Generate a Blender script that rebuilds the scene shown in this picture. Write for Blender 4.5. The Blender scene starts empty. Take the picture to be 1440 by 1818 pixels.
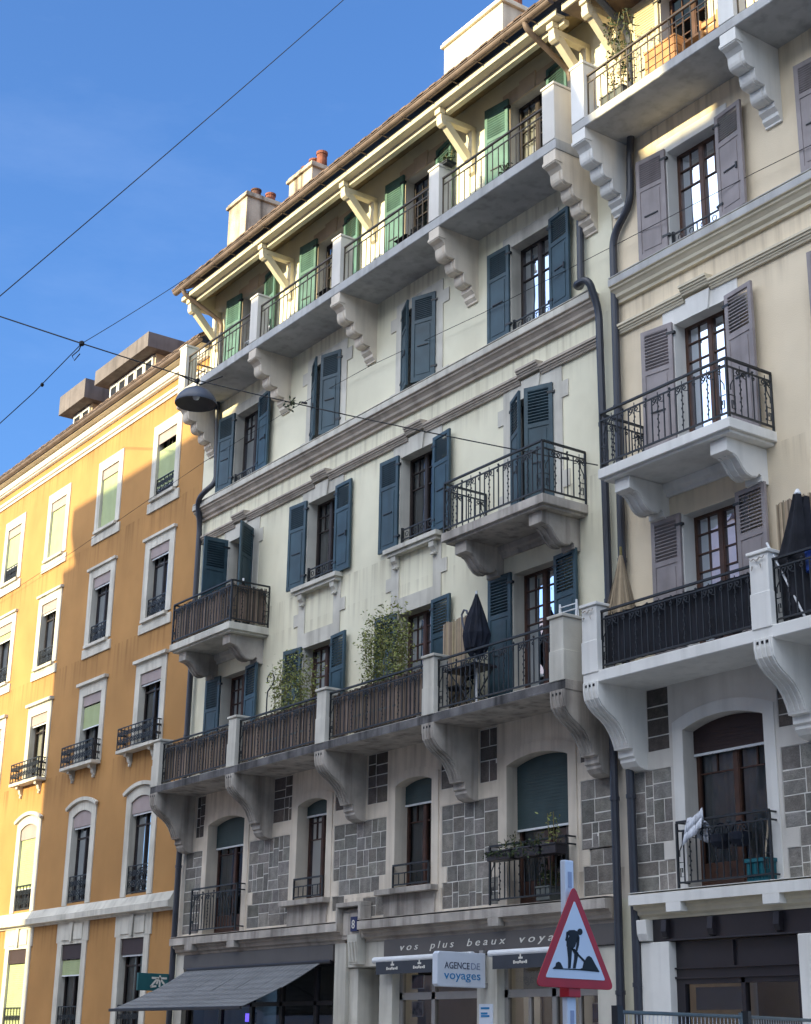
import bpy, math, random
from math import sin, cos, pi, radians, sqrt, atan2
from mathutils import Matrix, Vector
random.seed(7)
SC = bpy.context.scene
COL = SC.collection

# ---------------------------------------------------------------- camera
YAW, PITCH, ROLL, FPX = 0.95829, 0.329895, 0.016783, 2775.2
_f = Vector((-sin(YAW)*cos(PITCH), cos(YAW)*cos(PITCH), sin(PITCH)))
_r0 = Vector((cos(YAW), sin(YAW), 0)); _u0 = _r0.cross(_f)
_r = cos(ROLL)*_r0 + sin(ROLL)*_u0
_u = -sin(ROLL)*_r0 + cos(ROLL)*_u0
cam = bpy.data.cameras.new("camera"); camo = bpy.data.objects.new("camera", cam); COL.objects.link(camo)
m = Matrix((( _r.x, _u.x, -_f.x, 0.0), (_r.y, _u.y, -_f.y, -16.4), (_r.z, _u.z, -_f.z, 1.6), (0, 0, 0, 1)))
camo.matrix_world = m
cam.sensor_fit = 'VERTICAL'; cam.sensor_height = 36.0; cam.lens = FPX/1818*36
cam.clip_start = 0.1; cam.clip_end = 2000
SC.camera = camo

# ---------------------------------------------------------------- light
SUN_A, SUN_T = 0.13, 0.28              # light travels along (A, 1, -T): low sun from the street, slightly from the left
sund = Vector((SUN_A, 1.0, -SUN_T)).normalized()
ELEV = math.asin(-sund.z); ROT = atan2(-sund.x, -sund.y)
world = bpy.data.worlds.new("World"); SC.world = world; world.use_nodes = True
wn, wl = world.node_tree.nodes, world.node_tree.links
for n in list(wn): wn.remove(n)
wo = wn.new("ShaderNodeOutputWorld"); wb = wn.new("ShaderNodeBackground"); sky = wn.new("ShaderNodeTexSky")
sky.sky_type = 'NISHITA'; sky.sun_disc = False; sky.sun_elevation = ELEV; sky.sun_rotation = ROT
sky.air_density = 1.0; sky.dust_density = 3.5; sky.ozone_density = 7.0; sky.altitude = 300
SKY_STRENGTH = 0.15
wb.inputs[1].default_value = SKY_STRENGTH
# thin cirrus wisps in the sky
tc = wn.new("ShaderNodeTexCoord"); mp = wn.new("ShaderNodeMapping"); mp.inputs['Scale'].default_value = (2.2, 2.2, 7.5)
mp.inputs['Rotation'].default_value = (0.25, 0.3, 0.5)
nz = wn.new("ShaderNodeTexNoise"); nz.inputs['Scale'].default_value = 1.6; nz.inputs['Detail'].default_value = 7; nz.inputs['Roughness'].default_value = .62
rp = wn.new("ShaderNodeValToRGB"); rp.color_ramp.elements[0].position = .50; rp.color_ramp.elements[1].position = .86
rp.color_ramp.elements[1].color = (.03, .03, .03, 1)
mx = wn.new("ShaderNodeMix"); mx.data_type = 'RGBA'; mx.inputs[7].default_value = (7.5, 8.2, 9.2, 1)
wl.new(tc.outputs['Generated'], mp.inputs[0]); wl.new(mp.outputs[0], nz.inputs['Vector']); wl.new(nz.outputs['Fac'], rp.inputs[0])
wl.new(rp.outputs[0], mx.inputs[0]); wl.new(sky.outputs[0], mx.inputs[6])
# bright sky patch added behind the camera to fill the shaded house fronts
SKY_FILL = 9.6
dt = wn.new("ShaderNodeVectorMath"); dt.operation = 'DOT_PRODUCT'; dt.inputs[1].default_value = tuple(Vector((.15, -.72, .68)).normalized())
vr = wn.new("ShaderNodeMapRange"); vr.interpolation_type = 'SMOOTHSTEP'; vr.inputs[1].default_value = .46; vr.inputs[2].default_value = .95
nv = wn.new("ShaderNodeMath"); nv.operation = 'MULTIPLY'; n2 = wn.new("ShaderNodeMapRange"); n2.inputs[1].default_value = .3; n2.inputs[2].default_value = .6; n2.inputs[3].default_value = .55
mv = wn.new("ShaderNodeMix"); mv.data_type = 'RGBA'; mv.inputs[7].default_value = (SKY_FILL*.93, SKY_FILL*.98, SKY_FILL*1.06, 1)
wl.new(tc.outputs['Generated'], dt.inputs[0]); wl.new(dt.outputs['Value'], vr.inputs[0]); wl.new(nz.outputs['Fac'], n2.inputs[0])
wl.new(vr.outputs[0], nv.inputs[0]); wl.new(n2.outputs[0], nv.inputs[1]); wl.new(nv.outputs[0], mv.inputs[0])
wl.new(mx.outputs[2], mv.inputs[6]); wl.new(mv.outputs[2], wb.inputs[0]); wl.new(wb.outputs[0], wo.inputs[0])
sl = bpy.data.lights.new("sun", 'SUN'); sl.energy = 3.9; sl.angle = radians(.53); sl.color = (1.0, .85, .49)
so = bpy.data.objects.new("sun", sl); COL.objects.link(so); so.rotation_euler = sund.to_track_quat('-Z', 'Y').to_euler(); so.location = (-30, -40, 60)
SC.view_settings.view_transform = 'Standard'; SC.view_settings.look = 'None'; SC.view_settings.gamma = 1
SC.view_settings.exposure = 1.3
SC.cycles.max_bounces = 6; SC.cycles.transparent_max_bounces = 10; SC.cycles.glossy_bounces = 3; SC.cycles.diffuse_bounces = 4
SC.cycles.sample_clamp_indirect = 6.0; SC.cycles.caustics_reflective = False; SC.cycles.caustics_refractive = False

# ---------------------------------------------------------------- materials
M = {}
def pmat(name, col, rough=.8, var=.12, vs=2.5, streak=0., bump=0., bs=40., metal=0., spec=.35, attr=False, dirt=(.25, .22, .2), fine=0., sc=(5, 5, .35), drips=()):
    mt = bpy.data.materials.new(name); mt.use_nodes = True; M[name] = mt
    n, l = mt.node_tree.nodes, mt.node_tree.links
    b = n['Principled BSDF']; b.inputs['Roughness'].default_value = rough; b.inputs['Metallic'].default_value = metal
    b.inputs['Specular IOR Level'].default_value = spec
    g = n.new('ShaderNodeNewGeometry')
    def noise(scale, vec3=(1, 1, 1), detail=5):
        mpn = n.new('ShaderNodeMapping'); mpn.inputs['Scale'].default_value = vec3; l.new(g.outputs['Position'], mpn.inputs[0])
        t = n.new('ShaderNodeTexNoise'); t.inputs['Scale'].default_value = scale; t.inputs['Detail'].default_value = detail
        l.new(mpn.outputs[0], t.inputs['Vector']); return t.outputs['Fac']
    def mixc(fac, a, bcol, lo=0., hi=1., blend='MIX', p0=.35, p1=.65):
        mr = n.new('ShaderNodeMapRange'); mr.inputs[1].default_value = p0; mr.inputs[2].default_value = p1
        mr.inputs[3].default_value = lo; mr.inputs[4].default_value = hi; l.new(fac, mr.inputs[0])
        mm = n.new('ShaderNodeMix'); mm.data_type = 'RGBA'; mm.blend_type = blend; l.new(mr.outputs[0], mm.inputs[0])
        if isinstance(a, tuple): mm.inputs[6].default_value = a + (1,)
        else: l.new(a, mm.inputs[6])
        if isinstance(bcol, tuple): mm.inputs[7].default_value = bcol + (1,)
        else: l.new(bcol, mm.inputs[7])
        return mm.outputs[2]
    c = tuple(col)
    if attr:
        at = n.new('ShaderNodeVertexColor'); at.layer_name = 'shade'
        mm = n.new('ShaderNodeMix'); mm.data_type = 'RGBA'; mm.blend_type = 'MULTIPLY'; mm.inputs[0].default_value = 1
        mm.inputs[6].default_value = c + (1,); l.new(at.outputs[0], mm.inputs[7]); c = mm.outputs[2]
    dk = tuple(x*(1-var*1.6) for x in col); lt = tuple(min(1, x*(1+var*.5)) for x in col)
    if attr:
        c = mixc(noise(vs), c, (.45, .45, .45), 0, var, 'MULTIPLY')
    else:
        c = mixc(noise(vs), lt, dk)
    if fine > 0: c = mixc(noise(vs*14, detail=3), c, (.5, .5, .5), 0, fine, 'MULTIPLY')
    if streak > 0:
        c = mixc(noise(1., sc, 6), c, dirt, 0, streak, 'MULTIPLY', .48, .72)
        c = mixc(noise(.9, (1, 1, 1), 7), c, dirt, 0, streak*.7, 'MULTIPLY', .5, .75)
    if drips:
        # rain streaks hanging below the ledges, each at its own height on the wall
        sx = n.new('ShaderNodeSeparateXYZ'); l.new(g.outputs['Position'], sx.inputs[0]); tot = None
        for zt, ln, am in drips:
            mr = n.new('ShaderNodeMapRange'); mr.inputs[1].default_value = zt-ln; mr.inputs[2].default_value = zt; mr.inputs[3].default_value = 0; mr.inputs[4].default_value = am
            lt_ = n.new('ShaderNodeMath'); lt_.operation = 'LESS_THAN'; lt_.inputs[1].default_value = zt+.02; mu = n.new('ShaderNodeMath'); mu.operation = 'MULTIPLY'
            l.new(sx.outputs['Z'], mr.inputs[0]); l.new(sx.outputs['Z'], lt_.inputs[0]); l.new(mr.outputs[0], mu.inputs[0]); l.new(lt_.outputs[0], mu.inputs[1])
            if tot is None: tot = mu.outputs[0]
            else:
                ad = n.new('ShaderNodeMath'); ad.operation = 'MAXIMUM'; l.new(tot, ad.inputs[0]); l.new(mu.outputs[0], ad.inputs[1]); tot = ad.outputs[0]
        nr = n.new('ShaderNodeMapRange'); nr.inputs[1].default_value = .47; nr.inputs[2].default_value = .66; l.new(noise(1., (7, 7, .3), 6), nr.inputs[0])
        mm_ = n.new('ShaderNodeMath'); mm_.operation = 'MULTIPLY'; l.new(nr.outputs[0], mm_.inputs[0]); l.new(tot, mm_.inputs[1])
        mk = n.new('ShaderNodeMix'); mk.data_type = 'RGBA'; mk.blend_type = 'MULTIPLY'; l.new(mm_.outputs[0], mk.inputs[0]); l.new(c, mk.inputs[6]); mk.inputs[7].default_value = (.42, .38, .34, 1); c = mk.outputs[2]
    l.new(c, b.inputs['Base Color'])
    if bump > 0:
        bp = n.new('ShaderNodeBump'); bp.inputs['Strength'].default_value = bump; bp.inputs['Distance'].default_value = .02
        l.new(noise(bs, detail=4), bp.inputs['Height']); l.new(bp.outputs[0], b.inputs['Normal'])
    return mt
def c8(r, g, b):
    f = lambda v: (v/255/12.92) if v/255 <= .04045 else ((v/255+.055)/1.055)**2.4
    return (f(r), f(g), f(b))
pmat('stucco_green', c8(232, 227, 202), .9, .07, .6, .20, .18, 55, dirt=(.5, .46, .4), sc=(1.3, 1.3, .45), drips=((16.25, .9, .5), (13.36, 1.0, .5), (12.80, .5, .35), (10.55, .9, .5), (9.9, .5, .4)))
pmat('stucco_cream', c8(232, 216, 188), .9, .06, .6, .18, .18, 55, dirt=(.5, .46, .4), sc=(1.3, 1.3, .45), drips=((16.29, .7, .6), (13.36, .9, .6), (12.80, .5, .4), (9.9, .6, .5)))
pmat('plaster_grey', c8(228, 216, 198), .9, .1, 1.2, .3, .25, 50, dirt=(.3, .28, .26), drips=((6.82, .9, .5), (4.18, .4, .6)))
pmat('plaster_white', c8(218, 213, 204), .85, .06, .9, .16, .12, 50)
pmat('stucco_orange', c8(176, 132, 80), .9, .09, .6, .16, .22, 50, dirt=(.6, .5, .45), sc=(1.2, 1.2, .5), drips=((17.33, .7, .5), (14.40, 1.1, .55), (11.22, 1.0, .55), (8.24, .9, .6), (4.40, .8, .6)))
pmat('limestone', c8(208, 204, 192), .85, .1, 1.5, .45, .15, 45, dirt=(.4, .38, .36))
pmat('limestone_dark', c8(190, 182, 172), .9, .16, 2.2, .6, .3, 35, dirt=(.16, .15, .15))
pmat('moulding_stone', c8(184, 173, 160), .88, .1, 2.0, .32, .2, 45, dirt=(.3, .28, .26))
pmat('slab_grey', c8(186, 186, 184), .85, .1, 1.4, .4, .12, 40, dirt=(.35, .33, .32))
pmat('slab_stained', c8(112, 110, 110), .9, .3, 2.5, .9, .3, 35, dirt=(.07, .07, .075))
pmat('soffit_board', c8(152, 134, 102), .9, .15, 2, .2)
pmat('cream_trim', c8(214, 204, 180), .8, .06, 1.5, .12, .1, 40)
pmat('white_paint', c8(230, 228, 222), .7, .06, 1.2, .22, .08, 40, dirt=(.4, .4, .38))
pmat('pink_stone', c8(208, 190, 164), .88, .1, 1.6, .2, .15, 45)
pmat('shutter_teal', c8(52, 76, 86), .5, .16, 3, .35, .05, 60, spec=.45)
pmat('shutter_teal_lit', c8(86, 122, 114), .6, .18, 3, .3, .05, 60, spec=.35)  # teal shutter paint with the top floor's sunlight put into the colour
pmat('shutter_mauve', c8(150, 142, 142), .6, .1, 3, .22, .04, 60)
pmat('shutter_mauve_lit', c8(222, 208, 172), .6, .06, 3, .08, .04, 60)  # pale copy of the mauve paint, its sunlit look mixed into the colour
pmat('wood_brown', c8(76, 52, 44), .5, .2, 6, .1, .05, 60)
pmat('wood_red', c8(86, 60, 48), .45, .2, 6, .1, .05, 60)
pmat('dark_wood', c8(52, 44, 42), .5, .2, 6)
pmat('iron', c8(38, 42, 46), .5, .2, 6, 0, .03, 80, spec=.5)
pmat('iron_brown', c8(90, 80, 70), .55, .2, 6)
pmat('gutter_metal', c8(122, 106, 96), .55, .15, 3, .3, 0, 40, metal=.2)
pmat('pipe_plastic', c8(52, 55, 64), .4, .1, 4, .1, spec=.5)
pmat('roof_tile', c8(116, 98, 88), .9, .3, 4, .4, .3, 30)
pmat('chimney_plaster', c8(192, 178, 158), .92, .16, 1.8, .85, .4, 30, dirt=(.16, .14, .13))
pmat('chimney_clean', c8(228, 216, 190), .92, .08, 1.5, .25, .2, 40)
pmat('terracotta', c8(142, 88, 70), .9, .3, 6, .6)
pmat('blackened_pot', c8(96, 68, 58), .9, .3, 6, .3)
pmat('ashlar_brown', c8(122, 114, 108), .9, .55, 7, .3, .6, 28, attr=True, fine=.75)
pmat('mortar', c8(222, 218, 210), .95, .1, 5)
pmat('ashlar', c8(160, 155, 146), .85, .55, 7, .3, .6, 28, attr=True, fine=.75)
pmat('reed', c8(140, 124, 112), .9, .25, 7, .3, attr=True, dirt=(.2, .2, .2))
pmat('straw', c8(174, 158, 136), .95, .2, 9, .1, attr=True)
pmat('black_cloth', c8(34, 36, 44), .85, .25, 4, .2)
pmat('navy_cloth', c8(26, 32, 46), .85, .25, 5)
pmat('awning_fabric', c8(122, 124, 126), .85, .07, 1.2)
pmat('fascia_grey', c8(92, 88, 86), .5, .06, 2, .06)
pmat('dark_panel', c8(40, 37, 42), .35, .1, 2, spec=.5)
pmat('aluminium', c8(150, 148, 146), .4, .06, 3, metal=.3)
pmat('white_metal', c8(222, 224, 226), .4, .05, 3)
pmat('valance', c8(62, 66, 74), .8, .08, 3)
pmat('sign_white', c8(206, 214, 226), .3, .03, 3, spec=.5)
pmat('sign_red', c8(176, 22, 38), .35, .08, 5, spec=.5)
pmat('sign_black', c8(22, 22, 26), .5, .05, 5)
pmat('reflective_strip', c8(150, 160, 186), .3, .05, 6)
pmat('sign_teal', c8(44, 96, 100), .4, .05, 3)
pmat('text_navy', c8(38, 46, 72), .5, .02)
pmat('text_grey', c8(130, 142, 166), .5, .02)
pmat('text_blue', c8(40, 124, 178), .5, .02)
pmat('text_cream', c8(220, 216, 206), .5, .02)
pmat('blind_green', c8(166, 178, 134), .75, .05, 3, .1)
pmat('blind_box', c8(160, 146, 144), .7, .05, 3, .1)
pmat('blind_dark', c8(62, 80, 82), .6, .08, 3, .1)
pmat('blind_brown', c8(60, 46, 46), .6, .08, 3, .1)
pmat('blind_edge', c8(222, 226, 228), .5, .03)
pmat('curtain', c8(216, 214, 208), .9, .06, 4)
pmat('shop_wall', c8(136, 134, 132), .9, .15, 1)
pmat('room', c8(96, 88, 82), .9, .2, 1)
pmat('asphalt', c8(118, 117, 115), .95, .2, 1.2, 0, .3, 80)
pmat('pavement', c8(178, 175, 168), .9, .12, 1.0, 0, .2, 60)
pmat('lamp_metal', c8(74, 80, 92), .45, .08, 4, spec=.5)
pmat('lamp_inner', c8(104, 98, 92), .5, .1, 4)
pmat('cable', c8(26, 28, 32), .6, .05)
pmat('leaf', c8(138, 146, 92), .7, .3, 8, attr=True)
pmat('leaf_dark', c8(58, 72, 48), .7, .3, 8, attr=True)
pmat('bark', c8(120, 110, 70), .8, .2, 8)
pmat('fence_metal', c8(96, 108, 112), .45, .1, 4, metal=.3)
pmat('towel', c8(214, 218, 226), .95, .06, 12, .0, .2, 120)
pmat('teal_plastic', c8(22, 92, 104), .45, .08, 4)
pmat('orange_wood', c8(184, 134, 88), .6, .15, 8)
pmat('stone_pot', c8(96, 100, 96), .8, .1, 5)
pmat('opposite_stucco', c8(244, 222, 208), .9, .06, .6, .1)
pmat('opposite_roof', c8(120, 100, 92), .9, .1, 1)
pmat('screen_blue', c8(40, 70, 150), .3, .4, 9)
pmat('photo_paper', c8(190, 190, 190), .5, .6, 6)
pmat('plate_blue', c8(34, 42, 86), .4, .05)
pmat('concrete', c8(150, 148, 144), .9, .1, 3)
def glassmat(name, ior, tint, wob=.02):
    mt = bpy.data.materials.new(name); mt.use_nodes = True; M[name] = mt
    n, l = mt.node_tree.nodes, mt.node_tree.links
    for x in list(n): n.remove(x)
    o = n.new('ShaderNodeOutputMaterial'); mxs = n.new('ShaderNodeMixShader'); fr = n.new('ShaderNodeFresnel'); fr.inputs[0].default_value = ior
    tr = n.new('ShaderNodeBsdfTransparent'); tr.inputs[0].default_value = tint + (1,)
    gl = n.new('ShaderNodeBsdfGlossy'); gl.inputs['Roughness'].default_value = .015; gl.inputs[0].default_value = (.82, .89, 1, 1)
    g = n.new('ShaderNodeNewGeometry'); t = n.new('ShaderNodeTexNoise'); t.inputs['Scale'].default_value = 1.6; t.inputs['Detail'].default_value = 1
    bp = n.new('ShaderNodeBump'); bp.inputs['Strength'].default_value = wob; bp.inputs['Distance'].default_value = .4
    l.new(g.outputs['Position'], t.inputs['Vector']); l.new(t.outputs['Fac'], bp.inputs['Height']); l.new(bp.outputs[0], gl.inputs['Normal'])
    l.new(fr.outputs[0], mxs.inputs[0]); l.new(tr.outputs[0], mxs.inputs[1]); l.new(gl.outputs[0], mxs.inputs[2]); l.new(mxs.outputs[0], o.inputs[0])
glassmat('glass', 1.58, (.70, .72, .72)); glassmat('shop_glass', 1.7, (.7, .72, .72), .01)

# ---------------------------------------------------------------- mesh helpers
class MB:
    def __init__(s): s.v = []; s.f = []; s.m = []; s.c = []; s.cc = None
    def face(s, vs, m=0):
        k = len(s.v); s.v += [tuple(p) for p in vs]; s.f.append(tuple(range(k, k+len(vs)))); s.m.append(m); s.c.append(s.cc)
    def raw(s, vs, fs, m=0):
        k = len(s.v); s.v += [tuple(p) for p in vs]
        for f in fs: s.f.append(tuple(k+i for i in f)); s.m.append(m); s.c.append(s.cc)
    def box(s, x0, x1, y0, y1, z0, z1, m=0):
        vs = [(x, y, z) for x in (x0, x1) for y in (y0, y1) for z in (z0, z1)]
        s.raw(vs, [(0, 1, 3, 2), (4, 6, 7, 5), (0, 4, 5, 1), (2, 3, 7, 6), (0, 2, 6, 4), (1, 5, 7, 3)], m)
    def _prism(s, a, b, m):
        n = len(a); s.raw(a+b, [tuple(range(n))[::-1], tuple(range(n, 2*n))]+[(i, (i+1) % n, n+(i+1) % n, n+i) for i in range(n)], m)
    def px(s, yz, x0, x1, m=0): s._prism([(x0, y, z) for y, z in yz], [(x1, y, z) for y, z in yz], m)
    def py(s, xz, y0, y1, m=0): s._prism([(x, y0, z) for x, z in xz], [(x, y1, z) for x, z in xz], m)
    def pz(s, xy, z0, z1, m=0): s._prism([(x, y, z0) for x, y in xy], [(x, y, z1) for x, y in xy], m)
    def tube(s, pts, r, n=6, m=0, r2=None, closed=False):
        pts = [Vector(p) for p in pts]; rings = []
        for i, p in enumerate(pts):
            if closed: t = pts[(i+1) % len(pts)]-pts[i-1]
            else: t = pts[min(i+1, len(pts)-1)]-pts[max(i-1, 0)]
            t.normalize()
            if i == 0:
                a = Vector((0, 0, 1)) if abs(t.z) < .9 else Vector((1, 0, 0)); u = t.cross(a).normalized()
            else:
                u = u-t*u.dot(t); u = u.normalized() if u.length > 1e-4 else t.orthogonal().normalized()
            w = t.cross(u)
            rr = r if r2 is None else r+(r2-r)*i/max(1, len(pts)-1)
            rings.append([p+(u*cos(2*pi*(k+.5)/n)+w*sin(2*pi*(k+.5)/n))*rr for k in range(n)])
        vs = [q for rg in rings for q in rg]; fs = []; L = len(rings)
        for i in range(L if closed else L-1):
            j = (i+1) % L
            for k in range(n): fs.append((i*n+k, i*n+(k+1) % n, j*n+(k+1) % n, j*n+k))
        if not closed: fs += [tuple(range(n))[::-1], tuple(range((L-1)*n, L*n))]
        s.raw(vs, fs, m)
    def lathe(s, prof, cx, cy, n=20, m=0, cap=True):
        vs = []; fs = []
        for r, z in prof:
            for k in range(n): vs.append((cx+r*cos(2*pi*k/n), cy+r*sin(2*pi*k/n), z))
        for i in range(len(prof)-1):
            for k in range(n): fs.append((i*n+k, i*n+(k+1) % n, (i+1)*n+(k+1) % n, (i+1)*n+k))
        if cap: fs += [tuple(range(n))[::-1], tuple(range((len(prof)-1)*n, len(prof)*n))]
        s.raw(vs, fs, m)
    def strip(s, path, x0, x1, th, m=0):
        # a band of thickness th laid on a profile path (y,z), between x0 and x1 (a flute or rib)
        out = []
        for i, (y, z) in enumerate(path):
            a = path[max(0, i-1)]; b = path[min(len(path)-1, i+1)]; ty, tz = b[0]-a[0], b[1]-a[1]; L = math.hypot(ty, tz) or 1
            out.append((y+tz/L*th, z-ty/L*th))
        s.px(list(path)+out[::-1], x0, x1, m)
    def data(s, name, mats, org=(0, 0, 0), smooth=False, recalc=True):
        me = bpy.data.meshes.new(name)
        ox, oy, oz = org
        me.from_pydata([(x-ox, y-oy, z-oz) for x, y, z in s.v], [], s.f)
        for mt in mats: me.materials.append(M[mt])
        me.polygons.foreach_set('material_index', s.m)
        if any(c is not None for c in s.c):
            a = me.color_attributes.new('shade', 'FLOAT_COLOR', 'CORNER'); i = 0
            for p, c in zip(me.polygons, s.c):
                for _ in range(p.loop_total):
                    a.data[i].color = (c or (1, 1, 1))+(1,); i += 1
        if recalc:
            import bmesh
            bm = bmesh.new(); bm.from_mesh(me); bmesh.ops.recalc_face_normals(bm, faces=bm.faces); bm.to_mesh(me); bm.free()
        if smooth: me.polygons.foreach_set('use_smooth', [True]*len(me.polygons))
        me.update(); return me
    def build(s, name, mats, parent=None, org=None, bevel=0., smooth=False, **kw):
        if isinstance(mats, str): mats = [mats]
        if org is None:
            xs = [p[0] for p in s.v]; ys = [p[1] for p in s.v]; zs = [p[2] for p in s.v]
            org = ((min(xs)+max(xs))/2, (min(ys)+max(ys))/2, min(zs))
        return place(name, s.data(name, mats, org, smooth), org, 0, parent, bevel, **kw)
WL = {}
def place(name, data, loc, rz=0, parent=None, bevel=0., **kw):
    o = bpy.data.objects.new(name, data); COL.objects.link(o)
    if parent is not None:
        o.parent = parent; p, pr = WL[parent.name]
        d = Vector(loc)-p; o.location = Matrix.Rotation(-pr, 3, 'Z') @ d; o.rotation_euler = (0, 0, rz-pr)
    else: o.location = loc; o.rotation_euler = (0, 0, rz)
    WL[o.name] = (Vector(loc), rz)
    if bevel:
        b = o.modifiers.new('bevel', 'BEVEL'); b.width = bevel; b.segments = 2; b.limit_method = 'ANGLE'; b.angle_limit = radians(50)
    tagit(o, **kw); return o
def tagit(o, label=None, cat=None, group=None, kind=None):
    if label: o['label'] = label
    if cat: o['category'] = cat
    if group: o['group'] = group
    if kind: o['kind'] = kind
    return o
def thing(name, label, cat, loc=(0, 0, 0), group=None):
    o = bpy.data.objects.new(name, None); COL.objects.link(o); o.location = loc; WL[o.name] = (Vector(loc), 0)
    o.empty_display_size = .2
    return tagit(o, label, cat, group)
def bez(p0, p1, p2, n=6):
    return [((1-t)**2*p0[0]+2*t*(1-t)*p1[0]+t*t*p2[0], (1-t)**2*p0[1]+2*t*(1-t)*p1[1]+t*t*p2[1]) for t in [i/n for i in range(n+1)]]
def arcpts(xa, xb, z, rise, n=12):
    if rise <= 0: return [(xa, z), (xb, z)]
    w = (xb-xa)/2; R = (w*w+rise*rise)/(2*rise); cx, cz = (xa+xb)/2, z+rise-R; a = math.asin(min(1, w/R))
    return [(cx+R*sin(-a+2*a*i/n), cz+R*cos(-a+2*a*i/n)) for i in range(n+1)]
def wall(mb, x0, x1, z0, z1, ops, y=0., m=0, mr=1):
    """front face with openings (xa,xb,za,zb,rise,depth) cut out and their reveals"""
    xs = sorted({x0, x1} | {v for o in ops for v in o[:2] if x0 < v < x1})
    zs = sorted({z0, z1} | {v for o in ops for v in (o[2], o[3]+o[4]) if z0 < v < z1})
    for i in range(len(xs)-1):
        for j in range(len(zs)-1):
            cx, cz = (xs[i]+xs[i+1])/2, (zs[j]+zs[j+1])/2
            if any(o[0] < cx < o[1] and o[2] < cz < o[3]+o[4] for o in ops): continue
            mb.face([(xs[i], y, zs[j]), (xs[i+1], y, zs[j]), (xs[i+1], y, zs[j+1]), (xs[i], y, zs[j+1])], m)
    for xa, xb, za, zb, rise, d in ops:
        if abs(d) < .05: continue
        ap = arcpts(xa, xb, zb, rise)
        if rise > 0:
            for (a, b), (c, e) in zip(ap[:-1], ap[1:]): mb.face([(a, y, b), (c, y, e), (c, y, zb+rise), (a, y, zb+rise)], m)
        for (a, b), (c, e) in zip(ap[:-1], ap[1:]): mb.face([(a, y, b), (c, y, e), (c, y+d, e), (a, y+d, b)], mr)
        mb.face([(xa, y, za), (xa, y+d, za), (xa, y+d, zb), (xa, y, zb)], mr)
        mb.face([(xb, y, za), (xb, y+d, za), (xb, y+d, zb), (xb, y, zb)], mr)
        mb.face([(xa, y, za), (xb, y, za), (xb, y+d, za), (xa, y+d, za)], mr)
def border(mb, xa, xb, za, zb, w, y0, y1, bottom=False, m=0, wt=None, rise=0.):
    """stone frame of width w round an opening, butted at the corners"""
    wt = w if wt is None else wt
    mb.box(xa-w, xa, y0, y1, za, zb, m); mb.box(xb, xb+w, y0, y1, za, zb, m)
    if rise > 0:
        a = arcpts(xa, xb, zb, rise); b = arcpts(xa-w, xb+w, zb+wt*.6, rise*1.35)
        mb.py(a[::-1]+[(xa-w, zb)]+b+[(xb+w, zb)], y0, y1, m)
    else: mb.box(xa-w, xb+w, y0, y1, zb, zb+wt, m)
    if bottom: mb.box(xa-w, xb+w, y0, y1, za-w, za, m)

# ---------------------------------------------------------------- windows, shutters, railings
CACHE = {}
def cached(key, fn):
    if key not in CACHE: CACHE[key] = fn()
    return CACHE[key]
def frame_data(w, h, rise, style, mat):
    def fn():
        mb = MB(); t = .045; y0, y1 = .0, .06; H = h+rise
        def bar(x0, x1, z0, z1, ya=y0, yb=y1): mb.box(x0, x1, ya, yb, z0, z1)
        bar(0, t, 0, h); bar(w-t, w, 0, h)
        if rise > 0:
            a = arcpts(0, w, h, rise, 10); mb.py(a+[(w-t, h-t), (t, h-t)], y0, y1)
        else: bar(t, w-t, h-t, h)
        bar(t, w-t, 0, .09)
        if style == 'single':
            bar(w/2-.03, w/2+.03, .09, h-t, y0-.012, y1); bar(t, w/2-.03, h*.74, h*.74+.04); bar(w/2+.03, w-t, h*.74, h*.74+.04)
        else:
            bar(w/2-.038, w/2+.038, .09, h-t, y0-.015, y1)
            for s in (0, 1):
                xa, xb = (t, w/2-.038) if s == 0 else (w/2+.038, w-t)
                bar(xa, xa+.02, .09, h-t, y0-.006, y1); bar(xb-.02, xb, .09, h-t, y0-.006, y1)
                fr = {'casement': (.64, .82), 'french': (.62, .74, .87), 'tall': (.72, .86)}[style]
                for f in fr: bar(xa+.02, xb-.02, h*f, h*f+.02, y0+.008, y1-.01)
                xm = (xa+xb)/2; zs = [h*f for f in fr]+[h-t]
                for za, zb in zip(zs[:-1], zs[1:]): bar(xm-.009, xm+.009, za+.02, zb, y0+.012, y1-.012)
                if style in ('french', 'tall'): bar(xa+.02, xb-.02, .09, h*.17, y0+.004, y1-.01)
        return mb.data('window_frame', [mat])
    return cached(('frame', round(w, 2), round(h, 2), round(rise, 2), style, mat), fn)
def pane_data(w, h, rise, mat='glass'):
    def fn():
        mb = MB(); pts = [(.04, .05), (w-.04, .05)]+(arcpts(w-.04, .04, h-.03, -0)[0:0])
        top = arcpts(.04, w-.04, h-.04, rise, 10)
        mb.face([(x, .033, z) for x, z in [(.03, .04), (w-.03, .04)]+top[::-1]]); return mb.data('pane', [mat])
    return cached(('pane', round(w, 2), round(h, 2), round(rise, 2), mat), fn)
def curtain_data(w, h, seed):
    def fn():
        rnd = random.Random(seed); mb = MB()
        n = 26
        pts = [(w*i/n, .02*sin(i*1.3+seed)+.012*rnd.random()) for i in range(n+1)]
        for (a, b), (c, d) in zip(pts[:-1], pts[1:]): mb.face([(a, b, 0), (c, d, 0), (c, d, h), (a, b, h)])
        return mb.data('curtain', ['curtain'], smooth=True)
    return cached(('cur', round(w, 2), round(h, 2), seed), fn)
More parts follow.
